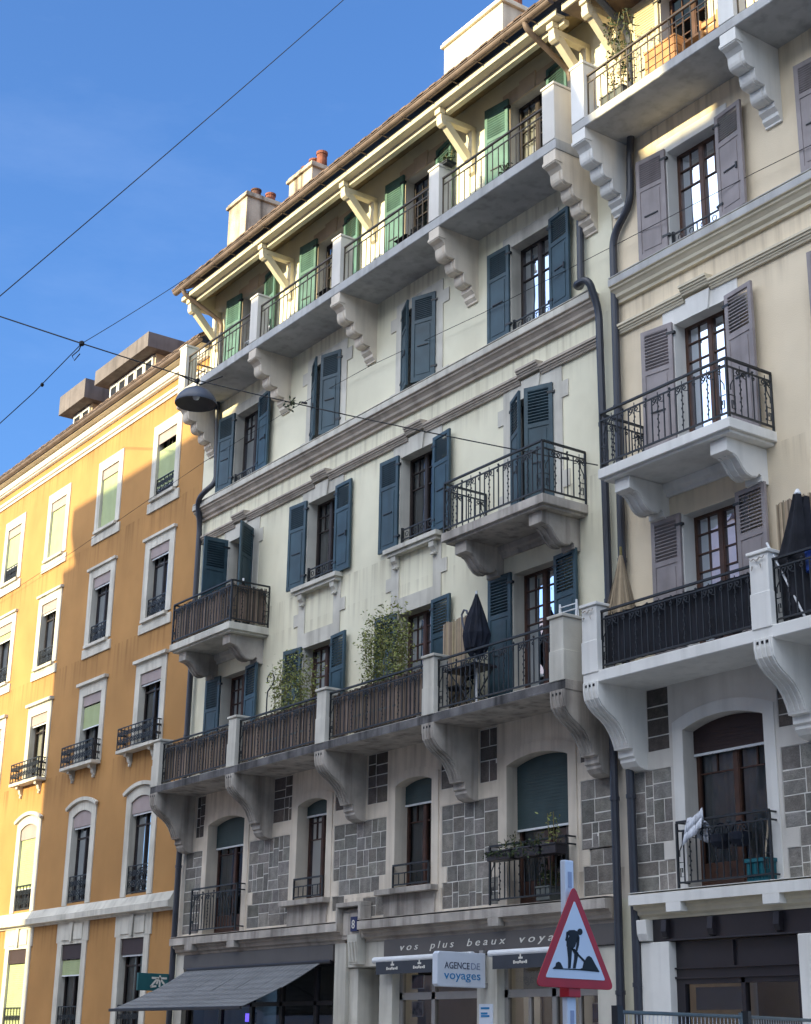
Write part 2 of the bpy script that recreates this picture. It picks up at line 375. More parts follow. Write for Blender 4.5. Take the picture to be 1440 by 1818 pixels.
def rail_small(w):
    def fn():
        mb = MB()
        for z in (.14, .34): mb.box(.02, w-.02, -.012, .012, z, z+.025)
        n = 4
        for i in range(n+1):
            x = .05+(w-.1)*i/n; mb.box(x-.008, x+.008, -.008, .008, .165, .34)
        for i in range(n):
            x = .05+(w-.1)*(i+.5)/n
            mb.tube([(x+.045*cos(a), 0, .255+.05*sin(a)) for a in [2*pi*k/8 for k in range(8)]], .008, 4, closed=True)
        for x in (.02, w-.02): mb.box(x-.02, x+.02, -.02, .03, .10, .40)
        return mb.data('window_rail', ['iron'])
    return cached(('rs', round(w, 2)), fn)
def window(root, xa, xb, za, zb, rise=0., depth=.2, style='casement', mat='wood_brown', curt=(1, 1), rail=False, blind=None, name='window', y=0., cw=.32, seed=0):
    w, h = xb-xa, zb-za
    o = place(name, frame_data(w, h, rise, style, mat), (xa, y+depth, za), 0, root)
    place('pane', pane_data(w, h, rise), (xa, y+depth, za), 0, o)
    if curt[0]: place('curtain', curtain_data(w*cw, h*.96, seed), (xa+.03, y+depth+.09, za+.03), 0, o)
    if curt[1]: place('curtain', curtain_data(w*cw, h*.96, seed+3), (xb-.03-w*cw, y+depth+.09, za+.03), 0, o)
    if rail: place('window_rail', rail_small(w), (xa, y+.03, za), 0, o)
    if blind:
        zb0, bm = blind; mb = MB(); d = y+depth-.05
        top = arcpts(xa+.01, xb-.01, zb, rise-.005 if rise else 0)
        mb.py([(xa+.01, zb0), (xb-.01, zb0)]+top[::-1], d, d+.02, 0)
        n = int((zb-zb0)/.055)
        for i in range(n): mb.box(xa+.012, xb-.012, d-.004, d, zb0+.055*i+.006, zb0+.055*i+.05, 0)
        mb.box(xa+.01, xb-.01, d-.012, d+.025, zb0-.035, zb0, 1)
        mb.build('roller_blind', [bm, 'blind_edge'], o)
    return o
def shutter_data(w, h, mat):
    def fn():
        mb = MB(); t = .022; st = .075; lt = h*.70
        mb.box(0, st, -t, t, 0, h); mb.box(w-st, w, -t, t, 0, h)
        mb.box(st, w-st, -t, t, 0, .09); mb.box(st, w-st, -t, t, h-.07, h); mb.box(st, w-st, -t, t, lt-.05, lt+.03)
        mb.box(st, w-st, -t+.012, t-.012, .09, lt-.05)
        mb.box(st+.05, w-st-.05, -t+.003, t-.003, .14, lt-.11)
        n = 11; z0, z1 = lt+.03, h-.07
        for i in range(n):
            z = z0+(z1-z0)*(i+.5)/n; d = (z1-z0)/n*.36
            for sg in (1,):
                mb.px([(-.020, z-d-.004), (-.020, z-d+.008), (.020, z+d+.004), (.020, z+d-.008)], st, w-st)
        for z in (.22, h-.2): mb.box(-.05, .10, -t-.006, t+.006, z, z+.04, 1)
        mb.box(w*.28, w*.74, -t-.014, -t, h*.40, h*.40+.02, 1); mb.box(w*.74, w*.74+.03, -t-.02, -t, h*.37, h*.43, 1)
        mb.box(w*.28, w*.74, t, t+.014, h*.40, h*.40+.02, 1)
        return mb.data('shutter', [mat, 'iron'])
    return cached(('sh', round(w, 2), round(h, 2), mat), fn)
SHR = random.Random(99)
def shutters(root, xa, xb, za, zb, mat, aL=176, aR=176, w=None, y=-.05):
    """aL/aR: how far each leaf is swung open, in degrees (0 closed, 180 flat on the wall), None for no leaf"""
    w = w or (xb-xa)/2+.05
    if aL == 176: aL += SHR.uniform(-5, 3)
    if aR == 176: aR += SHR.uniform(-5, 3)
    if aL is not None: place('shutter', shutter_data(w, zb-za, mat), (xa-.02, y, za), radians(-aL), root)
    if aR is not None:
        place('shutter', shutter_data(w, zb-za, mat), (xb+.02, y, za), radians(180+aR), root)
def rail_data(L, h, kind, mat='iron', ends=True):
    def fn():
        mb = MB(); th = .012
        if kind == 'plain':
            mb.box(0, L, -.02, .02, h-.03, h); mb.box(0, L, -.01, .01, h-.17, h-.15); mb.box(0, L, -.012, .012, .05, .075)
            n = max(2, int(L/.16))
            for i in range(n+1):
                x = L*i/n; mb.box(x-.007, x+.007, -.007, .007, .075, h-.17)
                if i % 3 == 0: mb.box(x-.009, x+.009, -.009, .009, h-.15, h-.03)
            for x in (0, L): mb.box(x-.014, x+.014, -.014, .014, 0, h-.03)
        else:
            mb.box(0, L, -.022, .022, h-.03, h); mb.box(0, L, -.012, .012, h-.15, h-.128); mb.box(0, L, -.014, .014, .07, .095)
            n = max(4, int(round(L/.125)))
            for i in range(n+1):
                x = L*i/n
                if i in (0, n): mb.box(x-.016, x+.016, -.016, .016, 0, h-.03); continue
                if i % 4 == 2:
                    # twisted bar: small alternating blocks
                    mb.box(x-.006, x+.006, -.006, .006, .095, h-.15)
                    for k in range(9):
                        z = .16+(h-.42)*k/8; s = .008 if k % 2 else -.008; mb.box(x-.010+s, x+.010+s, -.010, .010, z, z+.03)
                    mb.tube([(x, 0, h-.128), (x, 0, h-.075)], .007, 4)
                else: mb.box(x-.008, x+.008, -.008, .008, .095, h-.15)
                if i % 4 == 2:
                    for s in (-1, 1):
                        mb.tube([(x+s*.125+s*0-.0+s*.0+.11*cos(a)*s*-1+s*0, -.012, h-.17-.11*sin(a)*.85) for a in [pi*k/7*.5 for k in range(8)]], .008, 4)
                        mb.tube([(x+s*.06+.028*cos(a), -.014, h-.20+.028*sin(a)) for a in [2*pi*k/6 for k in range(6)]], .010, 4, closed=True)
                if i % 4 == 0 and 0 < i < n:
                    mb.tube([(x+.024*cos(a), -.014, h-.21+.024*sin(a)) for a in [2*pi*k/6 for k in range(6)]], .010, 4, closed=True)
                    mb.lathe([(.004, h-.128), (.02, h-.11), (.02, h-.095), (.004, h-.08)], x, 0, 6)
            for x, s in ((.03, 1), (L-.03, -1)):
                mb.tube([(x+s*.09, -.01, h-.17), (x+s*.085, -.01, h-.32), (x+s*.02, -.01, h-.42), (x+s*.02, -.01, h-.50)], .009, 4)
                k = [(0, .36), (.10, .36), (.10, .16), (.03, .16), (.03, .28), (.065, .28), (.065, .22)]
                mb.tube([(x+s*a, -.01, b) for a, b in k], .009, 4)
        return mb.data('railing', [mat])
    return cached(('rail', round(L, 2), round(h, 2), kind, mat), fn)

# profiles measured from the photograph (y, z)
F5_BR = [(0, 16.25), (-.95, 16.25), (-.95, 16.02)]
def lobe(p0, p1, bulge, n=8):
    (a, b), (c, d) = p0, p1; L = math.hypot(c-a, d-b); nx, nz = -(d-b)/L, (c-a)/L
    if nx > 0: nx, nz = -nx, -nz
    return [(a+(c-a)*t+nx*bulge*sin(pi*t), b+(d-b)*t+nz*bulge*sin(pi*t)) for t in [i/n for i in range(n+1)]]
f5path = [(-.95, 16.25), (-.95, 16.0), (-.86, 15.97), (-.80, 15.90)] + lobe((-.80, 15.88), (-.57, 15.68), .105) + lobe((-.57, 15.66), (-.35, 15.46), .10) + lobe((-.35, 15.44), (-.16, 15.25), .09) + [(-.17, 15.22), (-.17, 15.16), (-.10, 15.10), (-.10, 15.04), (-.04, 14.98), (-.04, 14.95)]
F5_BR = f5path+[(0.02, 14.95), (0.02, 16.25)]
f2path = [(-.97, 6.80), (-.97, 6.66), (-.95, 6.54), (-.88, 6.44), (-.78, 6.36), (-.66, 6.29), (-.56, 6.21), (-.48, 6.11), (-.42, 6.00), (-.38, 5.90)]
F2_BR = f2path+[(-.37, 5.86), (-.29, 5.86), (-.29, 5.75), (-.25, 5.73), (-.25, 5.68), (-.19, 5.61), (-.08, 5.57), (.02, 5.57), (.02, 6.80)]
f3path = [(-.70, 9.66), (-.63, 9.63), (-.57, 9.56), (-.52, 9.49), (-.44, 9.42), (-.34, 9.39), (-.24, 9.41), (-.19, 9.46)]
F3_BR = [(.02, 9.88), (-.83, 9.88), (-.83, 9.68), (-.74, 9.66)]+f3path+[(-.14, 9.44), (-.14, 9.36), (-.04, 9.33), (.02, 9.33)]
def br_simple(profile, ribs, w, z0, mat, rw=.03, nr=4, dots=False):
    mb = MB(); mb.px(profile, -w, w)
    if nr:
        for i in range(nr):
            x = -w*.78+2*w*.78*i/(nr-1); mb.strip(ribs, x-rw/2, x+rw/2, .016)
    if dots:
        for i in range(3):
            x = -w*.5+w*.5*i
            mb.box(x-.02, x+.02, -.982, -.95, 6.72, 6.76, 1)
    return mb.data('bracket', [mat, 'sign_black'], (0, 0, z0))
def br_f5d(mat):
    def fn():
        mb = MB(); w = .16; mb.px(F5_BR, -w, w)
        i0 = 4
        for k in range(3): mb.strip(f5path[i0+9*k:i0+9*k+9], -w*.6, w*.6, .016)
        mb.box(-w-.015, w+.015, -.965, -.80, 16.02, 16.08)
        return mb.data('bracket', [mat], (0, 0, 15.0))
    return cached(('f5', mat), fn)
def br_f2d(mat): return cached(('f2', mat), lambda: br_simple(F2_BR, f2path, .165, 5.57, mat, dots=True))
def br_f3d(mat): return cached(('f3', mat), lambda: br_simple(F3_BR, f3path, .16, 9.33, mat, .05, 3))

def ashlar(root, rects, seed, mat='ashlar'):
    """a panel of squared rubble: raised blocks on pale mortar, each with its own tone"""
    rnd = random.Random(seed); mb = MB()
    for xa, xb, za, zb in rects:
        mb.face([(xa-.03, .0125+.0003*(len(mb.f) % 4), za-.03), (xb+.03, .0125+.0003*(len(mb.f) % 4), za-.03), (xb+.03, .0125+.0003*(len(mb.f) % 4), zb+.03), (xa-.03, .0125+.0003*(len(mb.f) % 4), zb+.03)], 1)
        g = .0075
        def split(x0, x1, z0, z1, d):
            w, h = x1-x0, z1-z0
            if (w > .48 or h > .40 or (w > .38 and h > .29)) and d < 9:
                if w/h > 1.25 or (w > .3 and rnd.random() < .25): 
                    c = x0+w*rnd.uniform(.38, .62); split(x0, c, z0, z1, d+1); split(c, x1, z0, z1, d+1)
                else:
                    c = z0+h*rnd.uniform(.38, .62); split(x0, x1, z0, c, d+1); split(x0, x1, c, z1, d+1)
            else:
                s = rnd.uniform(.62, 1.15); mb.cc = (s*rnd.uniform(.96, 1.04), s, s*rnd.uniform(.96, 1.06)); dy = rnd.uniform(.002, .008)
                j = lambda: rnd.uniform(-.004, .004)
                a, b, c, e = x0+g, x1-g, z0+g, z1-g
                vs = [(a+j(), .0135, c+j()), (b+j(), .0135, c+j()), (b+j(), .0135, e+j()), (a+j(), .0135, e+j())]
                k = .005; vs2 = [(a+k, .012-dy, c+k), (b-k, .012-dy, c+k), (b-k, .012-dy-j(), e-k), (a+k, .012-dy, e-k)]
                mb.raw(vs+vs2, [(4, 5, 6, 7), (0, 1, 5, 4), (1, 2, 6, 5), (2, 3, 7, 6), (3, 0, 4, 7)], 0); mb.cc = None
        split(xa, xb, za, zb, 0)
    return mb.build('stone_panel', [mat, 'mortar'], root)

# ================================================================ GROUND
def structure(name, mb, mat): return mb.build(name, mat, kind='structure')
mb = MB(); mb.face([(-400, -400, -.15), (400, -400, -.15), (400, 400, -.15), (-400, 400, -.15)]); structure('ground', mb, 'asphalt')
mb = MB(); mb.box(-90, 30, -3.0, .8, -.14, 0.0); structure('pavement', mb, 'pavement')
mb = MB(); mb.box(-49.0, 30, -26.2, -22.8, -.14, 0.0); structure('pavement', mb, 'pavement')

# ================================================================ shared facade pieces
COLS2 = [-29.765, -26.35, -22.95, -19.50]
COLS3 = [-15.43, -12.01]
def surround_f4(mb, xc):
    border(mb, xc-.55, xc+.55, 13.78, 15.66, .24, -.022, 0)
    for s in (-1, 1):
        for z0, z1 in ((15.36, 15.64), (13.80, 13.98)):
            xo = xc+s*.79; mb.box(min(xo, xo+s*.2), max(xo, xo+s*.2), -.022, 0, z0, z1)
def surround_f3(mb, xc, door):
    zb = 10.09 if door else 10.70
    # jambs run down to the floor below, with projecting quoins
    zlow = 10.09 if door else 9.62
    for s in (-1, 1):
        a, b = (xc-.80, xc-.55) if s < 0 else (xc+.55, xc+.80)
        if door: mb.box(a, b, -.022, 0, zb, 12.52)
        else:
            mb.box(a, b, -.022, 0, 10.66, 12.52)
            mb.box(a, b, -.022, 0, 9.35, 10.50)
            xo = xc+s*.80; mb.box(min(xo, xo+s*.18), max(xo, xo+s*.18), -.022, 0, 9.87, 10.13)
        xo = xc+s*.80
        mb.box(min(xo, xo+s*.16), max(xo, xo+s*.16), -.022, 0, 12.19, 12.49)
        if door: mb.box(min(xo, xo+s*.16), max(xo, xo+s*.16), -.022, 0, 10.55, 10.85)
    mb.box(xc-.80, xc+.80, -.022, 0, 12.52, 12.80)
    mb.py([(xc-.20, 12.50), (xc+.20, 12.50), (xc+.26, 12.84), (xc-.26, 12.84)], -.055, -.022)
    if not door: mb.box(xc-.55, xc+.55, -.022, 0, 9.35, 9.66)
def surround_f2(mb, xc):
    for s in (-1, 1):
        a, b = (xc-.77, xc-.55) if s < 0 else (xc+.55, xc+.77)
        mb.box(a, b, -.022, 0, 6.96, 9.35)
def sill_f3(root, xc, mat):
    mb = MB(); mb.box(xc-.86, xc+.86, -.20, .0, 10.57, 10.66); mb.box(xc-.80, xc+.80, -.15, 0, 10.50, 10.57)
    for s in (-1, 1):
        x = xc+s*.62; mb.px([(0, 10.28), (-.05, 10.28), (-.07, 10.34), (-.12, 10.40), (-.13, 10.50), (0, 10.50)], x-.08, x+.08)
        mb.box(x-.06, x+.06, -.10, -.03, 10.25, 10.29)
    mb.build('window_sill', mat, root, bevel=.006)
MOULD = [(0, 12.80), (-.05, 12.80), (-.06, 12.83), (-.075, 12.84), (-.075, 12.87), (-.10, 12.875), (-.10, 12.91), (-.125, 12.915), (-.125, 12.955), (0, 12.97)]
def moulding_f3(root, x0, x1, cols, mat):
    mb = MB(); cuts = [x0]
    for c in cols: cuts += [c-.29, c+.29]
    cuts.append(x1)
    for i in range(0, len(cuts), 2): mb.px(MOULD, cuts[i], cuts[i+1])
    up = [(y-.05 if y < 0 else 0, z+.09) for y, z in MOULD]
    for c in cols: mb.px(up, c-.29, c+.29)
    mb.build('string_moulding', mat, root)
BAND = [(0, 13.36), (-.06, 13.36), (-.065, 13.41), (-.12, 13.45), (-.13, 13.50), (-.17, 13.55), (-.20, 13.57), (-.205, 13.61), (-.24, 13.62), (-.24, 13.755), (-.02, 13.775), (0, 13.775)]
LEDGE = [(0, 3.40), (-.05, 3.40), (-.06, 3.44), (-.11, 3.47), (-.115, 3.52), (-.16, 3.55), (-.165, 3.595), (-.25, 3.595), (-.25, 3.745), (-.03, 3.765), (0, 3.765)]
def window_wall_ops(cols, f2=True):
    ops = []
    for i, c in enumerate(cols):
        ops += [(c-.55, c+.55, 16.47, 18.72, 0, .2), (c-.55, c+.55, 13.78, 15.66, 0, .21)]
    return ops
def storeys(root, x0, x1, z0, depth=1.1):
    mb = MB()
    mb.face([(x0, depth, z0), (x1, depth, z0), (x1, depth, 19), (x0, depth, 19)])
    for z in (3.6, 6.9, 10.05, 13.3, 16.4): mb.box(x0+.1, x1-.1, .34, depth-.01, z-.05, z)
    mb.build('room_interior', 'room', root)

# ================================================================ GREEN-YELLOW HOUSE
g = thing('apartment_building', 'pale yellow-green apartment block with teal shutters and long reed-screened balcony', 'building', (-24.7, 3, 0), 'apartment houses along the street')
GB = g; X0, X1 = -31.88, -17.36
ops = window_wall_ops(COLS2)
for i, c in enumerate(COLS2):
    ops.append((c-.55, c+.55, 10.09 if i in (0, 3) else 10.68, 12.52, 0, .21)); ops.append((c-.55, c+.55, 6.96, 9.35, 0, .22))
mb = MB(); wall(mb, X0, X1, 6.90, 19.45, ops)
mb.face([(X0, 0, 6.9), (X0, 8, 6.9), (X0, 8, 19), (X0, 0, 19)]); mb.face([(X1, 0, 6.9), (X1, 8, 6.9), (X1, 8, 19), (X1, 0, 19)])
mb.build('wall', ['stucco_green', 'limestone'], g)
# first-floor wall with arched windows and rubble panels
F1W = [(-30.585, -29.0, 3.80, 6.10, .12), (-26.88, -25.80, 4.27, 6.11, .10), (-23.49, -22.37, 4.27, 6.11, .10), (-20.27, -18.73, 3.80, 6.06, .13)]
PAN = [[(-31.56, -30.80, 3.84, 5.59)], [(-28.76, -27.16, 4.55, 5.59), (-28.56, -27.16, 4.30, 4.55), (-28.74, -27.16, 3.84, 4.30)], [(-25.53, -23.78, 4.55, 5.59), (-25.33, -23.98, 4.27, 4.55), (-25.53, -25.33+.2, 4.0, 4.27), (-24.50, -23.75, 3.84, 4.18)],
       [(-22.08, -20.52, 4.55, 5.59), (-21.93, -20.72, 4.28, 4.55), (-22.05, -20.52, 3.84, 4.28)], [(-18.45, -17.76, 4.52, 5.58), (-18.27, -17.76, 4.27, 4.52), (-18.42, -17.76, 3.82, 4.27)]]
SMALL = [(-31.17, -30.80, 5.88, 6.78), (-28.76, -28.30, 5.88, 6.78), (-27.86, -27.14, 5.87, 6.78), (-25.52, -24.95, 5.87, 6.78), (-24.42, -23.77, 5.87, 6.80), (-22.12, -21.50, 5.88, 6.78), (-21.01, -20.54, 5.86, 6.77), (-18.45, -18.08, 5.87, 6.78)]
ops = [o+(.26,) for o in F1W]+[p+(0, .03) for P in PAN for p in P]+[p+(0, .03) for p in SMALL]
mb = MB(); wall(mb, X0, X1, 3.74, 6.90, ops)
mb.face([(X0, 0, 0), (X0, 8, 0), (X0, 8, 6.9), (X0, 0, 6.9)]); mb.face([(X1, 0, 0), (X1, 8, 0), (X1, 8, 6.9), (X1, 0, 6.9)])
mb.build('wall', ['plaster_grey', 'plaster_grey'], g)
for k, P in enumerate(PAN): ashlar(g, P, 11+k)
for k, P in enumerate(SMALL): ashlar(g, [P], 31+k, 'ashlar_brown')
storeys(g, X0+.05, X1-.05, 3.52)
# surrounds, mouldings, bands
def surrounds(root, c, door, mat, topmat):
    for fn in (surround_f4, lambda m_, c_: surround_f3(m_, c_, door), surround_f2):
        mb = MB(); fn(mb, c); mb.build('window_surround', mat, root)
    mb = MB(); border(mb, c-.55, c+.55, 16.47, 18.72, .22, -.022, 0, wt=.30); mb.py([(c-.2, 18.70), (c+.2, 18.70), (c+.24, 19.06), (c-.24, 19.06)], -.05, -.022); mb.build('window_surround', topmat, root)
for i, c in enumerate(COLS2): surrounds(g, c, i in (0, 3), 'limestone', 'pink_stone')
for xa, xb, za, zb, r in F1W: mb = MB(); border(mb, xa, xb, za, zb, .2, -.018, 0, rise=r, wt=.22); mb.build('window_surround', 'plaster_grey', g)
mb = MB(); mb.px(BAND, X0+.02, -17.72); mb.build('sill_band', 'moulding_stone', g)
mb = MB(); mb.box(X0+.02, -17.72, -.244, -.24, 13.63, 13.75); mb.box(X0+.02, -17.72, -.24, -.02, 13.776, 13.79); mb.build('band_face', 'limestone', g)
moulding_f3(g, X0+.16, -17.70, COLS2, 'moulding_stone')
for c in COLS2[1:3]: sill_f3(g, c, 'limestone')
# narrow window sills on the first floor and the panels beneath
for xa, xb in ((-27.24, -25.62), (-23.90, -22.17)):
    mb = MB(); mb.box(xa, xb, -.17, 0, 4.17, 4.27); mb.box(xa+.12, xb-.08, -.03, 0, 3.80, 4.17); mb.build('window_sill', 'limestone_dark', g, bevel=.008)
# ledge over the shops
def ledge(root, pieces, blocks, mat, capmat):
    mb = MB()
    for a, b in pieces: mb.px(LEDGE, a, b)
    mb.build('ledge', mat, root)
    mb = MB()
    for a, b in pieces:
        mb.box(a-.003, b+.003, -.256, -.25, 3.60, 3.742); mb.box(a, b, -.25, -.02, 3.767, 3.775)
    for a, b in blocks: mb.box(a, b, -.258, -.12, 3.47, 3.598)
    mb.build('ledge_face', capmat, root)
ledge(g, [(-31.62, -24.97), (-24.28, -17.68)], [(-30.9, -30.58), (-29.07, -28.78), (-20.48, -20.2)], 'moulding_stone', 'limestone_dark')
# windows floor by floor
for i, c in enumerate(COLS2):
    a, b = c-.55, c+.55
    window(g, a, b, 16.47, 18.72, 0, .2, 'french', 'dark_wood', (i % 2, 1), name='balcony_door', seed=i)
    shutters(g, a, b, 16.52, 18.86, 'shutter_teal_lit', w=.61)
    closed = i in (1, 2)
    window(g, a, b, 13.78, 15.66, 0, .21, 'casement', 'dark_wood', (1, 1), rail=not closed, seed=10+i)
    if closed: shutters(g, a, b, 13.86, 15.70, 'shutter_teal', 24, 20 if i == 2 else 16, w=.56, y=-.03)
    else: shutters(g, a, b, 13.86, 15.72, 'shutter_teal', w=.61)
    z = 10.09 if i in (0, 3) else 10.68
    window(g, a, b, z, 12.52, 0, .21, 'casement' if z > 10.2 else 'french', 'dark_wood', (1, 1), rail=z > 10.2, name='window' if z > 10.2 else 'balcony_door', seed=20+i)
    if i == 0: shutters(g, a, b, 10.14, 12.55, 'shutter_teal', 92, 124, w=.60)
    elif i == 3: shutters(g, a, b, 10.14, 12.55, 'shutter_teal', 24, 21, w=.56, y=-.03)
    else: shutters(g, a, b, 10.68, 12.58, 'shutter_teal', w=.61)
    window(g, a, b, 6.96, 9.35, 0, .22, 'french', 'wood_brown', (1, 1), name='balcony_door', seed=30+i, cw=.36)
    shutters(g, a, b, 7.0, 9.38, 'shutter_teal', w=.61)
for k, (xa, xb, za, zb, r) in enumerate(F1W):
    wide = k in (0, 3)
    window(g, xa, xb, za, zb, r, .26, 'tall' if wide else 'casement', 'wood_brown', (1, k != 1), blind=[(5.62, 'blind_dark'), (5.93, 'blind_dark'), (5.78, 'blind_dark'), (5.02, 'blind_dark')][k], name='window', seed=40+k, cw=.3)
    L = xb-xa
    if wide:
        rl = place('window_railing', rail_data(L+.36, .95, 'ornate'), (xa-.20, -.21, 3.80), 0, g)
        mb = MB()
        for x in (xa-.20, xb+.16):
            for z in (4.73, 4.61, 3.88): mb.box(x-.012, x+.012, -.21, 0, z, z+.024)
        mb.build('rail_return', 'iron', rl)
    else:
        place('window_railing', rail_data(L-.04, .42, 'plain'), (xa+.02, -.05, 4.27), 0, g)
# ---- long top balcony
def long_balcony(root, x0, x1, posts, ztop, zbot, front, mat, edge, kind, railmat, brmat, brdata, brz, postmat, post_h, post_w, fancy, xr=None, skip=()):
    mb = MB(); mb.box(x0, x1, front, .02, zbot, ztop)
    b = mb.build('balcony', mat, root, org=((x0+x1)/2, 0, zbot), bevel=.012)
    mb = MB(); mb.box(x0-.002, x1+.002, front-.006, front, zbot+.012, ztop-.012); mb.build('slab_edge', edge, b)
    for i, x in enumerate(posts):
        pw = post_w; d = .30 if not (i == len(posts)-1 and xr) else .44
        mb = MB()
        mb.box(x-pw, x+pw, front-.012, front+d, ztop, ztop+post_h-.05)
        if fancy: mb.box(x-pw-.012, x+pw+.012, front-.022, front+d+.012, ztop-.02, ztop+post_h*.45)
        co = .02 if kind == 'plain' else .03; mb.box(x-pw-co, x+pw+co, front-.012-co, front+d+co, ztop+post_h-.05, ztop+post_h)
        mb.build('post', postmat, b, bevel=.01)
        place('bracket', brdata, (x, 0, brz), 0, b, .006)
    for i, (xa, xb) in enumerate(zip(posts[:-1], posts[1:])):
        L = xb-xa-2*post_w; h = {'plain': .86, 'ornate': .93}[kind]
        place('railing', rail_data(L, h, kind, railmat), (xa+post_w, front+.09, ztop), 0, b)
    return b
P2 = [-31.44, -28.03, -24.63, -21.215, -17.86]
bal5 = long_balcony(g, -31.62, -17.68, P2, 16.45, 16.25, -.95, 'slab_grey', 'slab_grey', 'plain', 'iron_brown', 'plaster_grey', br_f5d('plaster_grey'), 15.0, 'plaster_white', 1.14, .16, False, True)
place('railing', rail_data(.5, .86, 'plain', 'iron_brown'), (-17.72, -.5, 16.45), radians(90), bal5)
place('railing', rail_data(.62, .86, 'plain', 'iron_brown'), (-31.56, -.66, 16.45), radians(90), bal5)
bal2 = long_balcony(g, -31.62, -17.68, P2, 6.965, 6.80, -.95, 'limestone_dark', 'slab_stained', 'ornate', 'iron', 'limestone_dark', br_f2d('limestone_dark'), 5.57, 'limestone', 1.03, .16, True, True)
place('railing', rail_data(.5, .93, 'ornate'), (-17.72, -.5, 6.965), radians(90), bal2)
place('railing', rail_data(.62, .93, 'ornate'), (-31.56, -.66, 6.965), radians(90), bal2)
def small_balcony(root, xc, mat, edge, brmat):
    x0, x1 = xc-1.37, xc+1.37
    mb = MB(); mb.box(x0, x1, -.98, .02, 9.93, 10.085); mb.box(x0+.06, x1-.06, -.92, .02, 9.885, 9.93)
    mb.px([(0, 9.68), (-.05, 9.68), (-.06, 9.74), (-.12, 9.78), (-.13, 9.885), (0, 9.885)], xc-.85, xc+.85)
    b = mb.build('balcony', mat, root, org=(xc, 0, 9.885), bevel=.01)
    for s in (-1, 1): place('bracket', br_f3d(brmat), (xc+s*1.0, 0, 9.33), 0, b, .006)
    place('railing', rail_data(2.66, .94, 'ornate'), (xc-1.33, -.94, 10.085), 0, b)
    for s in (-1, 1): place('railing', rail_data(.92, .94, 'ornate'), (xc+s*1.33, -.93, 10.085), radians(90), b)
    return b
small_balcony(g, COLS2[0]+.03, 'limestone', 'limestone', 'limestone_dark')
small_balcony(g, COLS2[3]+.01, 'limestone_dark', 'limestone', 'limestone_dark')
# ---- eaves and roof
mb = MB(); mb.px([(-.92, 18.93), (-.92, 18.975), (-.74, 18.985), (-.74, 18.935)], -31.75, -17.62); mb.build('soffit_edge', 'cream_trim', g)
mb = MB(); mb.px([(-.74, 18.95), (-.74, 18.98), (.02, 19.43), (.02, 19.40)], -31.75, -17.62); mb.build('soffit', 'soffit_board', g)
mb = MB(); mb.box(-31.75, -17.62, -.955, -.92, 18.925, 19.06); mb.build('fascia_board', 'cream_trim', g, bevel=.006)
mb = MB(); mb.box(-31.75, -17.62, -.76, -.64, 18.83, 18.934); mb.build('purlin', 'cream_trim', g, bevel=.008)
gp = [(-1.10+.075*cos(a), 19.14+.075*sin(a)) for a in [pi+pi*i/8 for i in range(9)]]
mb = MB(); mb.px(gp+[(-1.03, 19.15), (-1.17, 19.15)], -31.82, -17.58); mb.tube([(-31.82, -1.18, 19.155), (-17.58, -1.18, 19.155)], .014, 6)
for i in range(18):
    x = -31.4+.78*i; mb.box(x-.012, x+.012, -1.187, -.95, 19.05, 19.062)
mb.build('gutter', 'gutter_metal', g)
def roof(root, x0, x1, ye, ze, slope, yr, mat='roof_tile'):
    mb = MB(); zr = ze+(yr-ye)*slope
    mb.px([(ye, ze), (yr, zr), (yr, zr-.2), (ye, ze-.04)], x0, x1)
    n = int((x1-x0)/.2)
    for i in range(n):
        xa = x0+.2*i; dz = .006*((i*7) % 5)
        mb.px([(ye-.03, ze+.005+dz), (ye+.35, ze+.012+dz+.38*slope), (ye+.35, ze+.035+dz+.38*slope), (ye-.03, ze+.045+dz)], xa+.006, xa+.194)
    return mb.build('roof', mat, root, org=((x0+x1)/2, 0, ze))
roof(g, -31.95, -17.60, -1.12, 19.22, .62, 5.0)
mb = MB(); mb.px([(0, 18.95), (5, 18.95), (5, 22.6), (-.9, 19.0)], -31.90, -31.80); mb.px([(0, 18.95), (5, 18.95), (5, 22.6), (-.9, 19.0)], -17.5, -17.4); mb.build('gable', 'stucco_green', g)
def eave_bracket(root, x, mat='cream_trim', dz=0., name='eave_bracket'):
    mb = MB(); w = .075
    mb.box(x-w, x+w, -.86, 0, 18.68+dz, 18.80+dz)                                       # horizontal arm
    mb.px([(-.86, 18.66+dz), (-.84, 18.58+dz), (-.78, 18.55+dz), (-.74, 18.56+dz), (-.74, 18.68+dz), (-.86, 18.68+dz)], x-w-.01, x+w+.01)
    mb.px([(-.90, 18.80+dz), (-.90, 18.92+dz), (-.77, 18.92+dz), (-.77, 18.80+dz)], x-w-.012, x+w+.012)
    mb.px([(-.78, 18.68+dz), (-.74, 18.56+dz), (-.20, 18.02+dz), (-.10, 18.02+dz), (-.10, 18.14+dz), (-.62, 18.68+dz)], x-w*.9, x+w*.9)   # brace
    mb.px([(0, 17.75+dz), (-.07, 17.78+dz), (-.12, 17.9+dz), (-.12, 18.68+dz), (0, 18.68+dz)], x-w-.015, x+w+.015)       # wall post
    mb.build(name, mat, root, bevel=.006)
for x in P2: eave_bracket(g, x if x > -31 else -31.5)
